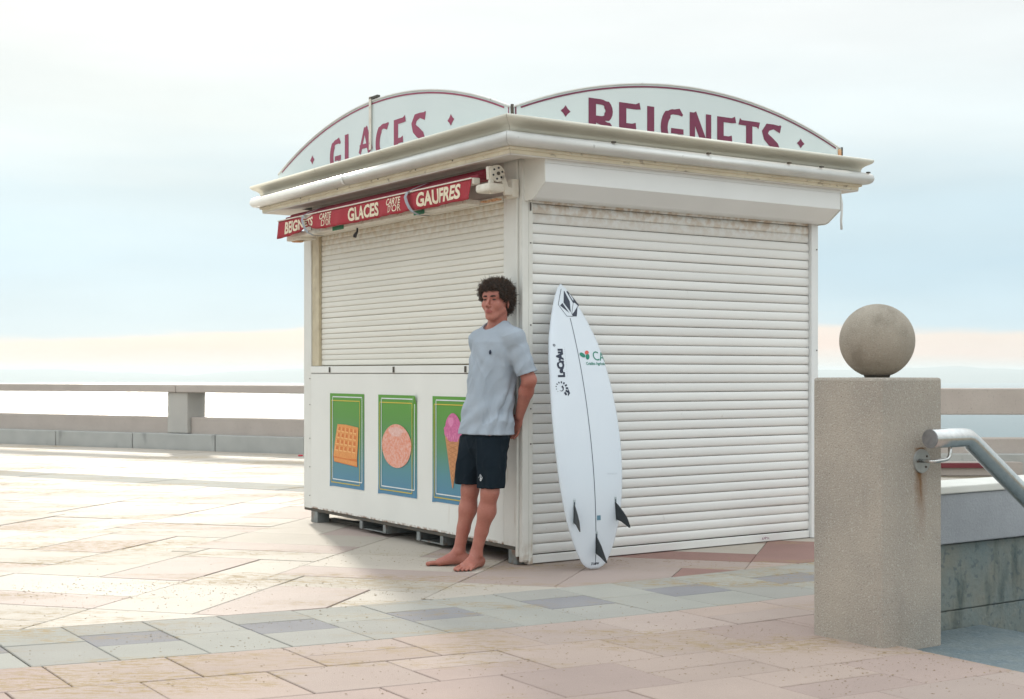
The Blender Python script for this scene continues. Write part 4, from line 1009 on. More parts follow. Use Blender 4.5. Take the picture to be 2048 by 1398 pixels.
def fin(lat0, s_top, s_bot, height, cant, toe):
    # outline in (s along board, out)
    b0, b1 = s_top-.028, s_bot
    P = [(b0, 0), (b0-.024, height*.22), (b0-.062, height*.52), (b0-.105, height*.80), (b0-.150, height*.985), (b0-.162, height), (b0-.160, height*.90), (b0-.142, height*.66), (b0-.118, height*.36), (b1+.008, 0)]
    V = []; n = len(P); F = []
    for sgn in (-1, 1):
        for (s, o) in P:
            th_ = .0035*(1-o/height*.75); lat = lat0+(s-b0)*toe
            p = SPX(lat, s_top-.02 if False else max(.02, s), 0)
            base = SPX(lat, max(.075 if lat0 == .004 else .02, min(s, s_top)), 0)
            base = base-sax*(0 if s >= .075 or lat0 != .004 else .075-s)
            V.append(base+snor*(o*math.cos(cant))+slat_*(o*math.sin(cant)+sgn*th_))
    F = [tuple(range(n)), tuple(range(2*n-1, n-1, -1))]+[(i, n+i, n+(i+1) % n, (i+1) % n) for i in range(n)]
    f = link_mesh('fin', V, F, finm, sbrd)
    V = []; F = []
    stroke_geo(V, F, [(lat0+.002, s_top), (lat0+.002+(s_bot-s_top)*toe, s_bot)], .017, SPX, .0004); stroke_geo(V, F, arc(lat0+.002, s_top, .0085, .0085, 0, 180, 8), [.001]*9, SPX, .0005)
    link_mesh('fin_box', V, F, plugm, f)
    V = []; F = []; stroke_geo(V, F, [(lat0+.002, s_top-.012), (lat0+.002+(s_bot-s_top)*toe, s_bot+.01)], .006, SPX, .0012); link_mesh('fin_slot', V, F, ink, f)
    return f
fin(-.150, .398, .262, .100, -.22, .04); fin(.150, .402, .265, .105, .22, -.06); fin(.004, .210, .078, .095, 0, 0.)
# ================================================================== PERSON (implicit surfaces meshed once)
class Field:
    def __init__(s, lo, hi, h):
        s.lo = np.array(lo, dtype=np.float32); s.h = h; s.n = np.ceil((np.array(hi)-np.array(lo))/h).astype(int)+1
        s.f = np.full(s.n, .05, dtype=np.float32)
        s.ax = [s.lo[i]+h*np.arange(s.n[i], dtype=np.float32) for i in range(3)]
    def block(s, lo, hi):
        a = [int(max(0, math.floor((lo[i]-s.lo[i])/s.h))) for i in range(3)]; b = [int(min(s.n[i], math.ceil((hi[i]-s.lo[i])/s.h)+1)) for i in range(3)]
        if any(b[i] <= a[i] for i in range(3)): return None
        sl = tuple(slice(a[i], b[i]) for i in range(3))
        X, Y, Z = np.meshgrid(s.ax[0][sl[0]], s.ax[1][sl[1]], s.ax[2][sl[2]], indexing='ij')
        return sl, np.stack([X, Y, Z], -1)
    def _apply(s, bb, fn, k, mode):
        r = s.block(bb[0], bb[1])
        if r is None: return
        sl, P = r; d = fn(P).astype(np.float32); f = s.f[sl]
        if mode == 'u':
            hh = np.maximum(k-np.abs(f-d), 0)/k; s.f[sl] = np.minimum(f, d)-hh*hh*k*.25
        elif mode == 's':
            d = -d; hh = np.maximum(k-np.abs(f-d), 0)/k; s.f[sl] = np.maximum(f, d)+hh*hh*k*.25
    def cone(s, a, b, ra, rb, k=.02, mode='u'):
        a = np.array(a, dtype=np.float32); b = np.array(b, dtype=np.float32); m = max(ra, rb)+k+.03
        def fn(P):
            ab = b-a; t = np.clip(((P-a)@ab)/(ab@ab), 0, 1); return np.linalg.norm(P-a-t[..., None]*ab, axis=-1)-(ra+(rb-ra)*t)
        s._apply((np.minimum(a, b)-m, np.maximum(a, b)+m), fn, k, mode)
    def ell(s, c, axes, r, k=.02, mode='u'):
        c = np.array(c, dtype=np.float32); A = np.array(axes, dtype=np.float32); r = np.array(r, dtype=np.float32); m = max(r)+k+.02
        def fn(P):
            q = (P-c)@A.T; k0 = np.linalg.norm(q/r, axis=-1); k1 = np.linalg.norm(q/(r*r), axis=-1)+1e-9; return k0*(k0-1)/k1
        s._apply((c-m, c+m), fn, k, mode)
    def stack(s, rows, lat, fwd, k=.02, mode='u', zpad=.0, wob=None, pw=2.):
        """rows: (z, x, y, r_lateral, r_forward) bottom to top; flat ends"""
        z = np.array([r[0] for r in rows]); 
        lo = (min(r[1] for r in rows)-.3, min(r[2] for r in rows)-.3, z[0]-.04); hi = (max(r[1] for r in rows)+.3, max(r[2] for r in rows)+.3, z[-1]+.04)
        def fn(P):
            zz = P[..., 2]; g = [np.interp(zz, z, [r[i] for r in rows]) for i in range(1, 5)]
            dx = P[..., 0]-g[0]; dy = P[..., 1]-g[1]; u = dx*lat[0]+dy*lat[1]; v = dx*fwd[0]+dy*fwd[1]
            q = (np.abs(u/g[2])**pw+np.abs(v/g[3])**pw)**(1/pw); d = (q-1)*np.minimum(g[2], g[3])
            if wob is not None: d = d+wob(P, np.arctan2(v/g[3], u/g[2]), u, v)
            dz = np.maximum(z[0]-zz, zz-z[-1]); return np.maximum(d, dz)
        s._apply((lo, hi), fn, k, mode)
    def mesh(s):
        f = s.f; ins = f < 0; nx, ny, nz = f.shape
        c = [ins[i:nx-1+i, j:ny-1+j, k:nz-1+k] for i in (0, 1) for j in (0, 1) for k in (0, 1)]
        cnt = sum(x.astype(np.int8) for x in c); act = (cnt > 0) & (cnt < 8)
        ci = np.argwhere(act); idx = -np.ones(act.shape, dtype=np.int64); idx[act] = np.arange(len(ci))
        acc = np.zeros((len(ci), 3)); num = np.zeros(len(ci))
        off = [(i, j, k) for i in (0, 1) for j in (0, 1) for k in (0, 1)]
        for a in range(8):
            for b in range(a+1, 8):
                da = np.array(off[b])-np.array(off[a])
                if abs(da).sum() != 1: continue
                fa = f[ci[:, 0]+off[a][0], ci[:, 1]+off[a][1], ci[:, 2]+off[a][2]]; fb = f[ci[:, 0]+off[b][0], ci[:, 1]+off[b][1], ci[:, 2]+off[b][2]]
                m = (fa < 0) != (fb < 0); t = np.where(m, fa/(fa-fb+1e-12), 0)
                p = np.array(off[a])+t[:, None]*da; acc[m] += p[m]; num[m] += 1
        V = s.lo+s.h*(ci+acc/num[:, None])
        Q = []
        for axis in range(3):
            o1, o2 = [(1, 2), (2, 0), (0, 1)][axis]
            A = ins[tuple(slice(0, -1) if i == axis else slice(None) for i in range(3))]; B = ins[tuple(slice(1, None) if i == axis else slice(None) for i in range(3))]
            e = np.argwhere(A != B); e = e[(e[:, o1] > 0) & (e[:, o2] > 0) & (e[:, o1] < f.shape[o1]-1) & (e[:, o2] < f.shape[o2]-1)]
            s0 = A[e[:, 0], e[:, 1], e[:, 2]]
            def cell(d1, d2): q = e.copy(); q[:, o1] -= d1; q[:, o2] -= d2; return idx[q[:, 0], q[:, 1], q[:, 2]]
            q = np.stack([cell(1, 1), cell(0, 1), cell(0, 0), cell(1, 0)], -1); q[~s0] = q[~s0][:, ::-1]; Q.append(q)
        return V, np.concatenate(Q)
def np_mesh(name, V, Q, m, parent, org):
    me = bpy.data.meshes.new(name); V = V-np.array(org)
    me.vertices.add(len(V)); me.vertices.foreach_set('co', V.astype(np.float32).ravel())
    me.loops.add(Q.size); me.loops.foreach_set('vertex_index', Q.astype(np.int32).ravel())
    me.polygons.add(len(Q)); me.polygons.foreach_set('loop_start', np.arange(0, Q.size, 4, dtype=np.int32)); me.polygons.foreach_set('loop_total', np.full(len(Q), 4, dtype=np.int32))
    me.update(calc_edges=True); me.validate(); me.polygons.foreach_set('use_smooth', [True]*len(me.polygons))
    for mm in (m if isinstance(m, (list, tuple)) else [m]): me.materials.append(mm)
    o = bpy.data.objects.new(name, me); LINK(o); o.parent = parent; return o
def D(d, b, z): p = W(-d, b, z); return np.array((p.x, p.y, p.z))
NV = -AX; BV = BX
tw = R(-8)                         # torso turned a little towards us
FW = Vector((NV.x, NV.y, 0)); FW.rotate(Matrix.Rotation(-tw, 3, 'Z')); LT = Vector((-FW.y, FW.x, 0))     # LT: towards his left
FWn = np.array(FW); LTn = np.array(LT); UPn = np.array((0, 0, 1.))
ORG = np.array((-.2, 8.05, 0.))
skin = mat('sunburnt_skin', (.46, .185, .135), (.345, .11, .078), .5, 9, detail=8, bump=.25, bscale=210, coords='World', speck=((.54, .24, .18), (.27, .08, .05)), speckscale=120, speckamt=.3)
nt = skin.node_tree; pb = nt.nodes['Principled BSDF']; pb.inputs['Subsurface Weight'].default_value = .12; pb.inputs['Subsurface Radius'].default_value = (.010, .004, .002); pb.inputs['Subsurface Scale'].default_value = 1.
shirt_m = mat('heather_grey_jersey', (.37, .42, .48), (.33, .38, .44), .9, 5, bump=.35, bscale=420, coords='World', speck=((.52, .55, .60), (.22, .25, .29)), speckscale=380, speckamt=.35)
short_m = mat('dark_navy_twill', (.007, .013, .020), (.010, .018, .026), .9, 8, bump=.3, bscale=500, coords='World', spec=.12)
hair_m = mat('dark_brown_curls', (.020, .012, .008), (.045, .026, .015), .55, 30, coords='World')
hairlit_m = mat('sunlit_brown_curls', (.10, .045, .018), (.05, .026, .014), .5, 30, coords='World')  # paler hair: sunlight painted into the colour, more on top and one side
brow_m = mat('eyebrow_hair', (.018, .011, .008), None, .8)
lip_m = mat('lips', (.36, .095, .075), (.31, .08, .065), .42, 30, coords='World')
HP = 4.0
G = Field((-.66, 7.68, -.01), (.30, 8.45, 1.72), .0045)
j = dict(LS=D(.115, -.098, 1.352), RS=D(.155, .222, 1.345), LE=D(.052, -.158, 1.105), RE=D(.07, .292, 1.10), LWr=D(.034, -.028, .895), RWr=D(.04, .15, .885),
         LH=D(.185, .020, .84), RH=D(.190, .180, .84), LK=D(.222, .000, .455), RK=D(.246, .180, .458), LA=D(.262, .088, .085), RA=D(.292, .232, .085))
# trunk
rows = [(.72, .185, .098, .150, .10), (.80, .185, .098, .168, .112), (.88, .170, .096, .150, .098), (.98, .155, .092, .128, .088), (1.08, .145, .088, .134, .092), (1.2, .138, .082, .152, .105), (1.30, .13, .075, .155, .105), (1.36, .126, .07, .12, .085), (1.42, .125, .066, .07, .06)]
def rowsW(rows): 
    res = []
    for (z, d, b, rl_, rf) in rows: p = D(d, b, z); res.append((z, p[0], p[1], rl_, rf))
    return res
G.stack(rowsW(rows), LTn, FWn, .03)
nb = D(.122, .066, 1.40); 
G.cone(j['LS'], j['RS'], .055, .055, .03)
for sh in ('LS', 'RS'): G.cone(D(.122, .066, 1.415), j[sh]+np.array((0, 0, .004)), .044, .042, .03)
# head frame
yaw = R(29); FH = np.array((-math.sin(yaw), -math.cos(yaw), 0)); pitch = R(7); FH = FH*math.cos(pitch)+UPn*math.sin(pitch); LH_ = np.array((math.cos(yaw), -math.sin(yaw), 0)); UH = np.cross(LH_, FH); UH = UH if UH[2] > 0 else -UH
HC = np.array((-.0915, 8.060, 1.567)); ax3 = [LH_, FH, UH]
def H(l, f, u): return HC+LH_*l+FH*f+UH*u
G.cone(D(.122, .066, 1.36), H(0, -.028, -.055), .056, .052, .02)
G.cone(D(.134, .066, 1.42), H(0, .002, -.080), .048, .042, .02)
for (p, q) in [((.046, -.02, -.065), .05), ((-.046, -.02, -.065), .05)]:      # neck muscles
    G.cone(H(*p), D(.145, .066-.0 + (.02 if p[0] < 0 else -.02), 1.405), .014, .016, .02)
# arms
for (a, e, w, hd) in [('LS', 'LE', 'LWr', 1), ('RS', 'RE', 'RWr', -1)]:
    A_, E_, W_ = j[a], j[e], j[w]
    G.cone(A_, A_*.6+E_*.4, .053, .047, .03); G.cone(A_*.6+E_*.4, E_, .047, .040, .02); 
    F1 = E_*.68+W_*.32; G.cone(E_, F1, .041, .042, .02); G.cone(F1, W_, .042, .0265, .02)
    # hand: palm, four unequal fingers, thumb
    dr = (W_-E_); dr /= np.linalg.norm(dr); pn = np.cross(dr, np.array(FW)); pn /= np.linalg.norm(pn); ins_ = np.array(FW)
    acr = np.cross(dr, ins_); acr /= np.linalg.norm(acr)
    pc = W_+dr*.05
    G.ell(pc, [acr, ins_, dr], (.040, .015, .052), .014)
    for q, (ofs, ln) in enumerate([(-.030, .062), (-.010, .074), (.010, .078), (.029, .070)]):
        b0 = W_+dr*.088+acr*ofs; m1 = b0+dr*ln*.5+ins_*.006; m2 = m1+dr*ln*.38+ins_*.018
        G.cone(b0, m1, .0092, .0086, .006); G.cone(m1, m2, .0086, .0076, .004)
    t0 = W_+dr*.025+acr*.030*hd; t1 = t0+acr*.026*hd+dr*.030; t2 = t1+dr*.032+acr*.006*hd
    G.cone(t0, t1, .0125, .0108, .012); G.cone(t1, t2, .0105, .009, .004)
# legs
bk = -np.array(NV)                 # towards the wall
for (hip, kn, an, sd) in [('LH', 'LK', 'LA', -1), ('RH', 'RK', 'RA', 1)]:
    Hh, Kk, Aa = j[hip], j[kn], j[an]
    G.cone(Hh, Hh*.35+Kk*.65, .072, .062, .03); G.cone(Hh*.35+Kk*.65, Kk, .062, .051, .03)
    G.ell(Kk+np.array(NV)*.010+np.array((0, 0, -.005)), [np.array(BV), np.array(NV), UPn], (.036, .040, .046), .02)
    C1 = Kk*.68+Aa*.32+bk*.009; G.cone(Kk+bk*.002, C1, .046, .050, .03); C2 = Kk*.36+Aa*.64+bk*.004; G.cone(C1, C2, .050, .036, .03); G.cone(C2, Aa, .037, .0315, .02)
    G.cone(Kk*.9+Aa*.1+np.array(NV)*.012, Aa+np.array(NV)*.004, .028, .022, .02)
    # foot
    fd = np.array({-1: NV*.883-BV*.469, 1: NV*.835+BV*.550}[sd]); fd /= np.linalg.norm(fd); sd_r = np.array((fd[1], -fd[0], 0))      # his right of the foot
    inner = sd_r if sd == -1 else -sd_r
    base = Aa.copy(); base[2] = 0
    def FT(f, i, z): return base+fd*(f*1.10)+inner*(i*1.04)+np.array((0, 0, z))
    G.ell(FT(-.038, 0, .034), [fd, inner, UPn], (.036, .031, .034), .016)
    G.cone(FT(-.03, 0, .036), FT(.085, -.022, .020), .028, .0195, .02); G.cone(FT(-.02, .004, .045), FT(.10, .024, .022), .028, .0215, .02)
    G.cone(Aa+np.array((0, 0, -.002)), FT(.055, .006, .044), .0325, .022, .025); G.cone(FT(.055, .006, .042), FT(.115, .008, .022), .021, .016, .02)
    G.cone(FT(.05, 0, .018), FT(.105, 0, .018), .03, .03, .02) if False else None
    G.ell(FT(.0, .031, .085), [fd, inner, UPn], (.014, .008, .014), .01); G.ell(FT(-.004, -.031, .075), [fd, inner, UPn], (.014, .008, .014), .01)
    for (i0, f0, i1, f1, r) in [(.031, .112, .031, .168, .0135), (.011, .120, .012, .172, .0088), (-.007, .114, -.008, .160, .0082), (-.022, .104, -.025, .146, .0078), (-.036, .092, -.041, .128, .0074)]:
        m_ = FT((f0+f1)/2, (i0+i1)/2, r+.007); G.cone(FT(f0-.01, i0, .019), m_, r*1.05, r*.92, .008); G.cone(m_, FT(f1, i1, r+.0005), r*.92, r*.98, .004)
# ---- head
G.ell(H(0, -.012, .036), ax3, (.074, .093, .080), .02); G.ell(H(0, .022, -.005), ax3, (.064, .062, .070), .02)
G.ell(H(0, .032, -.046), ax3, (.052, .049, .050), .025)
G.cone(H(-.010, .060, -.100), H(.010, .060, -.100), .0155, .0155, .02)              # chin
G.ell(H(0, .045, -.085), ax3, (.030, .028, .026), .02)
for sx in (-1, 1):
    G.cone(H(sx*.052, .004, -.050), H(sx*.018, .052, -.096), .016, .013, .018)        # jaw line
    G.ell(H(sx*.042, .054, -.026), ax3, (.022, .021, .020), .025)                      # cheekbone
    G.cone(H(sx*.010, .0840, .0195), H(sx*.044, .0710, .0185), .0080, .008, .014)     # brow ridge
    G.ell(H(sx*.031, .0925, -.001), ax3, (.016, .0115, .0100), .009, 's')              # eye socket
    G.ell(H(sx*.031, .0715, -.001), ax3, (.0130, .0125, .0120), .003)                  # lids round the eyeball
    G.ell(H(sx*.075, -.010, -.010), [LH_*.88-FH*.47*sx, FH*.88+LH_*.47*sx, UH], (.006, .017, .030), .004); G.ell(H(sx*.082, -.004, -.006), ax3, (.006, .008, .015), .003, 's')
G.ell(H(0, .066, .045), ax3, (.052, .022, .034), .03)                                # forehead
G.cone(H(0, .085, .012), H(0, .1100, -.036), .0062, .0090, .007)                       # nose
for sx in (-1, 1): G.ell(H(sx*.0120, .098, -.041), ax3, (.0075, .0110, .0075), .004); G.ell(H(sx*.0065, .104, -.0490), ax3, (.0036, .0055, .0036), .001, 's')
G.ell(H(0, .074, -.064), ax3, (.026, .018, .020), .015)                               # mouth mound
G.cone(H(-.017, .0840, -.0655), H(.017, .0840, -.0655), .0040, .0040, .005); G.cone(H(-.004, .0905, -.0640), H(.004, .0905, -.0640), .0045, .0045, .005)
G.cone(H(-.013, .0850, -.0755), H(.013, .0850, -.0755), .0056, .0056, .005)
for a_, b_ in [((-.025, .080, -.0710), (0, .0965, -.0700)), ((0, .0965, -.0700), (.025, .080, -.0710))]: G.cone(H(*a_), H(*b_), .0016, .0014, .0015, 's')
G.ell(H(0, .086, -.089), ax3, (.016, .007, .005), .008, 's')
V, Q = G.mesh()
person = empty('person', tuple(ORG), 0, 'barefoot person with curly dark hair, grey T-shirt and dark shorts leaning on the kiosk corner', 'person')
body = np_mesh('body', V, Q, [skin, lip_m], person, ORG)
# lips take their own colour
fc = V[Q].mean(1)-HC; l_ = fc@LH_; f_ = fc@FH; u_ = fc@UH
lm = (np.abs(l_) < .0235*np.sqrt(np.clip(1-((u_+.0705)/.0105)**2, 0, 1))) & (f_ > .075)
body.data.polygons.foreach_set('material_index', lm.astype(np.int32))
# eyes and brows
eye_w = mat('eye_white', (.38, .31, .28), None, .25); iris = mat('iris', (.015, .010, .008), None, .15)
for sx in (-1, 1):
    # narrow open slit between the lids
    V2 = []; F2 = []; c = H(sx*.031, .0842, -.0020)
    for i in range(9):
        t = -1+2*i/8; V2.append(c+LH_*(.0115*t)+UH*(.0016*math.sqrt(1-t*t)+.0004)-FH*(.0032*t*t)*1.-FH*.0002-ORG); V2.append(c+LH_*(.0115*t)-UH*(.0019*math.sqrt(1-t*t)+.0004)-FH*(.0032*t*t)-FH*.0002-ORG)
    for i in range(8): F2.append((2*i, 2*i+1, 2*i+3, 2*i+2))
    e = link_mesh('eye', V2, F2, eye_w, person, True)
    V3, F3 = tube_geo([Vector(c-FH*.004-ORG), Vector(c+FH*.0004-ORG), Vector(c+FH*.0010-ORG)], [.0036, .0036, .0028], 12); link_mesh('iris', V3, F3, iris, e)
    lp = [Vector(c+LH_*(.0128*t)+UH*(.0032-.0030*t*t)+FH*(.0012-.0036*t*t)-ORG) for t in (-1, -.7, -.4, 0, .4, .7, 1)]
    V3, F3 = tube_geo(lp, [.0008, .0019, .0024, .0026, .0024, .0019, .0008], 6); link_mesh('upper_lashes', V3, F3, brow_m, person, True)
    bp_ = [Vector(H(sx*x, f, u)-ORG) for x, f, u in [(.011, .0945, .0175), (.021, .0925, .0190), (.032, .0870, .0205), (.042, .0800, .0190), (.050, .0725, .0140)]]
    V3, F3 = tube_geo(bp_, [.0034, .0050, .0052, .0044, .0016], 8); link_mesh('eyebrow', V3, F3, brow_m, person, True)
# ---- shirt
def folds(P, th_, u, v):
    z = P[..., 2]; k = np.clip((1.42-z)/.6, 0, 1)
    drape = np.sin(th_*7+z*4+np.sin(z*9)*.6)*.5+np.sin(th_*11-z*6+1.3)*.3+np.sin(th_*4+z*14)*.35
    arm = np.sin((u*40+z*36))*np.exp(-((z-1.27)/.09)**2)*.35+np.sin((-u*34+z*44)+.8)*np.exp(-((z-.9)/.09)**2)*.55
    hem = .0018*np.sin(th_*9)*np.clip((.84-z)/.05, 0, 1)
    crease = np.abs(np.sin(th_*4.5+z*7+np.sin(z*13+th_*2)*.9))**3*.010*np.clip((1.36-z)/.35, 0, 1)
    return -(drape*.0075*k+arm*.0095)-hem+crease
T = Field((-.50, 7.70, .74), (.30, 8.50, 1.50), .0045)
srows = [(.785, .188, .095, .200, .138), (.85, .182, .094, .188, .132), (.93, .174, .092, .176, .131), (1.02, .162, .089, .170, .124), (1.14, .150, .085, .172, .123), (1.25, .137, .078, .176, .120), (1.33, .130, .073, .172, .116), (1.385, .126, .070, .135, .098), (1.42, .126, .066, .098, .080), (1.448, .127, .066, .070, .064)]
T.stack(rowsW(srows), LTn, FWn, .02, 'u', 0, folds)
T.cone(j['LS'], j['RS'], .058, .058, .03)
for sh in ('LS', 'RS'): T.cone(D(.126, .066, 1.418), j[sh]+np.array((0, 0, .002)), .052, .054, .03)
for (a, e) in [('LS', 'LE'), ('RS', 'RE')]:
    A_, E_ = j[a], j[e]; ax_ = (E_-A_)/np.linalg.norm(E_-A_); end = A_+(E_-A_)*.86
    def fn(P, A_=A_, ax_=ax_, end=end):
        q = P-A_; t = q@ax_; L_ = np.linalg.norm(end-A_); r = .057+.009*np.clip(t/L_, 0, 1)+.0022*np.sin(t*70+P[..., 0]*30)+.0022*np.sin(t*32+P[..., 1]*60)
        rad = np.linalg.norm(q-t[..., None]*ax_, axis=-1); return np.maximum(rad-r, np.maximum(t-L_, -t-.02))
    T._apply((np.minimum(A_, end)-.12, np.maximum(A_, end)+.12), fn, .022, 'u')
    T.cone(end-ax_*.03, end+ax_*.06, .057, .062, .003, 's')
# neck opening, tilted forwards
nkc = D(.145, .066, 1.425); nn = np.array(FW)*.48+UPn*.88; nn /= np.linalg.norm(nn)
T.cone(nkc, nkc+nn*.12, .066, .080, .006, 's')
T.f += 0
V, Q = T.mesh()
def vnormals(V, Q):
    fn_ = np.cross(V[Q[:, 2]]-V[Q[:, 0]], V[Q[:, 3]]-V[Q[:, 1]]); n_ = np.zeros_like(V)
    for k in range(4): np.add.at(n_, Q[:, k], fn_)
    return n_/(np.linalg.norm(n_, axis=1)[:, None]+1e-12)
def creased(V, Q, amp, fl, fz, seed, zfade):
    n_ = vnormals(V, Q); u_ = V@LTn*1.; f_ = V@FWn; res = np.zeros(len(V))
    for i, v in enumerate(V):
        w_ = mnoise.noise(Vector((u_[i]*5, f_[i]*5, v[2]*4+seed)))
        a = mnoise.noise(Vector((u_[i]*fl+w_*1.6+v[2]*1.2, f_[i]*fl, v[2]*fz+seed*3))); b = mnoise.noise(Vector((u_[i]*fl*.8-v[2]*7+w_, f_[i]*fl, v[2]*fz*1.5+seed*7)))
        res[i] = (1-min(1, abs(a)*3.2))**1.6-.35+.7*((1-min(1, abs(b)*4))**2-.25)
    k = zfade(V[:, 2]); return V+n_*(res*amp*k)[:, None]
V = creased(V, Q, .0052, 11, 2.6, 3.1, lambda z: np.clip((1.44-z)/.25, .15, 1)*np.clip((z-.77)/.06, .4, 1))
shirt = np_mesh('tshirt', V, Q, shirt_m, person, ORG)
# collar rib, hem stitch line, chest mark
pa = np.cross(nn, LTn); pa /= np.linalg.norm(pa); pb_ = np.cross(pa, nn)
pts = [Vector(nkc-nn*.003+pa*.0665*math.cos(R(a))+pb_*.0665*math.sin(R(a))-ORG) for a in range(0, 361, 10)]
V3, F3 = tube_geo(pts, .0062, 8, False); link_mesh('collar', V3, F3, shirt_m, shirt, True)
def surf_point(rows, z, th_):
    zs = [r[0] for r in rows]; r = [np.interp(z, zs, [q[i] for q in rows]) for i in range(1, 5)]
    return np.array((r[0], r[1], z))+LTn*r[2]*math.cos(th_)+FWn*r[3]*math.sin(th_)
sr = rowsW(srows)
for zz in (.806,):
    pts = [Vector(surf_point(sr, zz, R(a))-ORG) for a in range(0, 361, 8)]
cm = surf_point(sr, 1.268, R(63))+FWn*.006; nrm = (LTn*math.cos(R(63))/.176+FWn*math.sin(R(63))/.12); nrm /= np.linalg.norm(nrm); hx = np.cross(UPn, nrm)
mk = [Vector(cm+hx*a+UPn*b-ORG) for a, b in [(0, .014), (.007, 0), (.004, -.012), (-.004, -.012), (-.006, 0)]]
bm = bmesh.new(); f = bm.faces.new([bm.verts.new(p) for p in mk]); r = bmesh.ops.extrude_face_region(bm, geom=[f]); bmesh.ops.translate(bm, verts=[e for e in r['geom'] if isinstance(e, bmesh.types.BMVert)], vec=Vector(nrm*-.008)); bm_link('chest_emblem', bm, ink, shirt)
# ---- shorts
S2 = Field((-.52, 7.70, .42), (.22, 8.42, .90), .0045)
def sfold(P, th_, u, v):
    z = P[..., 2]; k = np.clip((.80-z)/.3, 0, 1); return -(np.sin(th_*5+z*9)*.005+np.sin(th_*8-z*14+2)*.0035)*k
S2.stack(rowsW([(.66, .205, .098, .12, .07), (.70, .200, .098, .160, .100), (.76, .192, .097, .178, .114), (.80, .188, .096, .170, .106), (.86, .178, .095, .140, .085)]), LTn, FWn, .03)
Lh, Rh = j['LH'], j['RH']
def leg(rows, k=.02): S2.stack(rowsW(rows), LTn, FWn, .03, 'u', 0, sfold)
leg([(.474, .216, .004, .078, .078), (.56, .212, .008, .083, .085), (.66, .205, .014, .088, .092), (.76, .195, .026, .088, .094)], .012)
leg([(.488, .256, .186, .078, .078), (.56, .248, .186, .083, .085), (.66, .228, .182, .088, .092), (.76, .205, .172, .088, .094)], .012)
S2.cone(D(.218, .003, .515), D(.218, .003, .40), .060, .070, .004, 's'); S2.cone(D(.258, .186, .525), D(.258, .186, .41), .060, .070, .004, 's')
V, Q = S2.mesh(); V = creased(V, Q, .005, 12, 3.2, 8.4, lambda z: np.clip((z-.46)/.08, .3, 1)); shorts = np_mesh('shorts', V, Q, short_m, person, ORG)
lc = rowsW([(.474, .216, .004, .078, .078), (.56, .212, .008, .083, .085), (.66, .205, .014, .090, .095)])
em_w = mat('shorts_emblem_white', (.7, .72, .74), None, .6)
def EM(a, b, l):
    th_ = R(82)-a/.075; z = .535+b; p = surf_point(lc, z, th_); n_ = (LTn*math.cos(th_)+FWn*math.sin(th_)); n_ /= np.linalg.norm(n_); return Vector(p+n_*(.0085+l)-ORG)
V3 = []; F3 = []
for P_ in [[(0, .026), (-.011, .004), (-.009, .002), (-.002, .019)], [(0, .026), (.003, .0235), (.013, .006), (.011, .004)], [(-.011, .004), (-.009, 0), (-.001, -.014), (-.002, -.010)], [(.012, .006), (.013, .003), (.004, -.015), (.002, -.012)], [(-.003, -.010), (.004, -.010), (.004, -.015), (-.003, -.015)], [(0, .020), (.003, .020), (.0015, -.012), (-.001, -.012)], [(.003, .004), (.009, .004), (.004, -.006), (.002, -.006)]]:
    b0 = len(V3); V3 += [EM(a, b, .0) for a, b in P_]; F3.append(tuple(range(b0, b0+4)))
link_mesh('stone_emblem', V3, F3, em_w, shorts)
# ---- hair: dense cap plus thousands of small coils
HG = Field(H(0, 0, 0)-.17, H(0, 0, 0)+.17, .0045)
HG.ell(H(-.004, -.018, .056), ax3, (.092, .098, .082), .02); HG.ell(H(0, -.058, .0), ax3, (.078, .050, .074), .02); HG.ell(H(-.004, .052, .076), ax3, (.074, .052, .040), .02)
for sx in (-1, 1): HG.ell(H(sx*.066, .026, .045), ax3, (.024, .044, .044), .02)
HG.ell(H(.0, .118, -.012), ax3, (.064, .068, .060), .014, 's')                     # keep the face clear
for sx in (-1, 1): HG.ell(H(sx*.078, .052, -.045), ax3, (.04, .044, .050), .01, 's'); HG.ell(H(sx*.088, -.002, -.035), ax3, (.022, .026, .036), .01, 's')
V, Q = HG.mesh(); hn = np.array([mnoise.noise(Vector(v*85)) for v in V]); cdir = V-H(0, -.01, .03); cdir /= np.linalg.norm(cdir, axis=1)[:, None]; V = V+cdir*(hn*.010)[:, None]
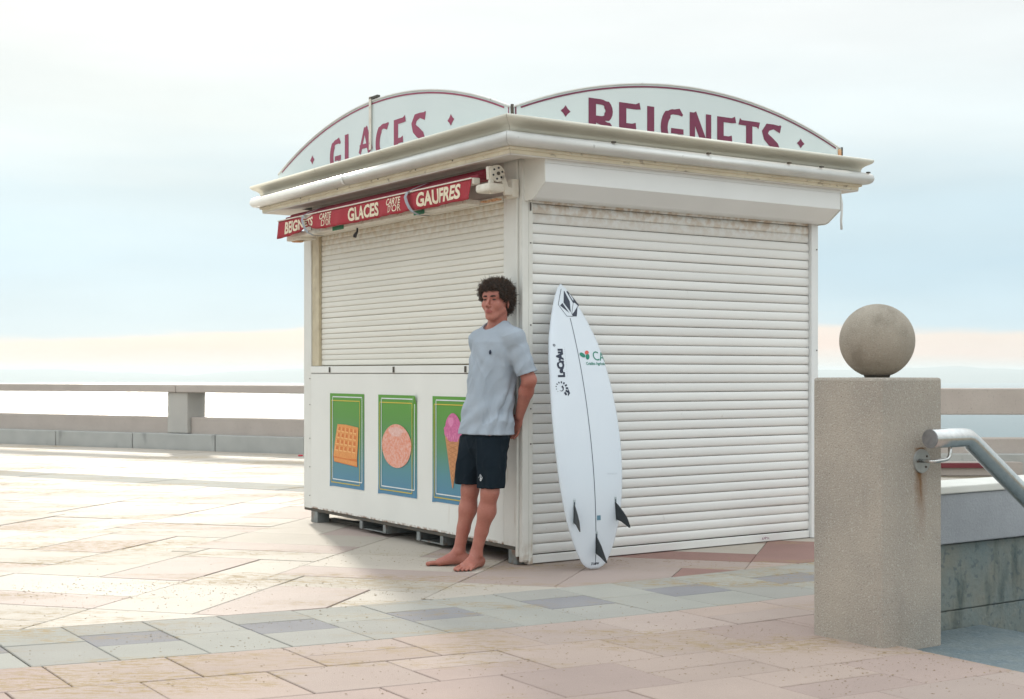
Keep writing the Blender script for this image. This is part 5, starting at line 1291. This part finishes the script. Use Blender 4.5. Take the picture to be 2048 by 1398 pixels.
hair = np_mesh('hair', V, Q, hair_m, person, ORG)
rs = np.random.RandomState(4); VV = []; FF = []; MI = []
pick = rs.choice(len(V), 4200)
for pi_ in pick:
    v = V[pi_]; n_ = cdir[pi_]+rs.normal(0, .35, 3); n_ /= np.linalg.norm(n_); q = np.cross(n_, rs.normal(0, 1, 3)); q /= np.linalg.norm(q); w_ = np.cross(n_, q)
    ln = rs.uniform(.010, .030)*(1 if rs.rand() < .965 else 1.8); rad = rs.uniform(.0025, .0065); turns = rs.uniform(.8, 1.8); ph = rs.uniform(0, 6.28); p0 = v-cdir[pi_]*.006; npt = 10
    rel = p0-HC; fl, ff_, fu = rel@LH_, rel@FH, rel@UH
    if ff_ > .060 and fu < .048 and abs(fl) < .050: continue
    pts = [Vector(p0+n_*ln*t+(q*math.cos(ph+turns*6.28*t)+w_*math.sin(ph+turns*6.28*t))*rad*(.4+.6*t)-ORG) for t in np.linspace(0, 1, npt)]
    a, b = tube_geo(pts, [.0012]*(npt-2)+[.0009, .0005], 3, False); b0 = len(VV); VV += a; FF += [tuple(i+b0 for i in f) for f in b]
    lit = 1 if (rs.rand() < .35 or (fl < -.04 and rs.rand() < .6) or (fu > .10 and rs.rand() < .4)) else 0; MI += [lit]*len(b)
curls = link_mesh('curls', VV, FF, [hair_m, hairlit_m], hair, True); curls['kind'] = 'stuff'; curls.data.polygons.foreach_set('material_index', MI)

# ================================================================== SEA AIR (haze)
hz = bpy.data.materials.new('sea_air'); hz.use_nodes = True; nt = hz.node_tree; nt.nodes.clear()
o_ = nt.nodes.new('ShaderNodeOutputMaterial'); pv = nt.nodes.new('ShaderNodeVolumePrincipled'); pv.inputs['Color'].default_value = (.88, .97, 1., 1); pv.inputs['Density'].default_value = HAZE; pv.inputs['Anisotropy'].default_value = .25
nt.links.new(pv.outputs[0], o_.inputs['Volume'])
bm = bmesh.new(); box_bm(bm, -4100, 4100, -60, 4300, -25, 13); hzo = bm_link('haze', bm, hz); hzo['kind'] = 'stuff'
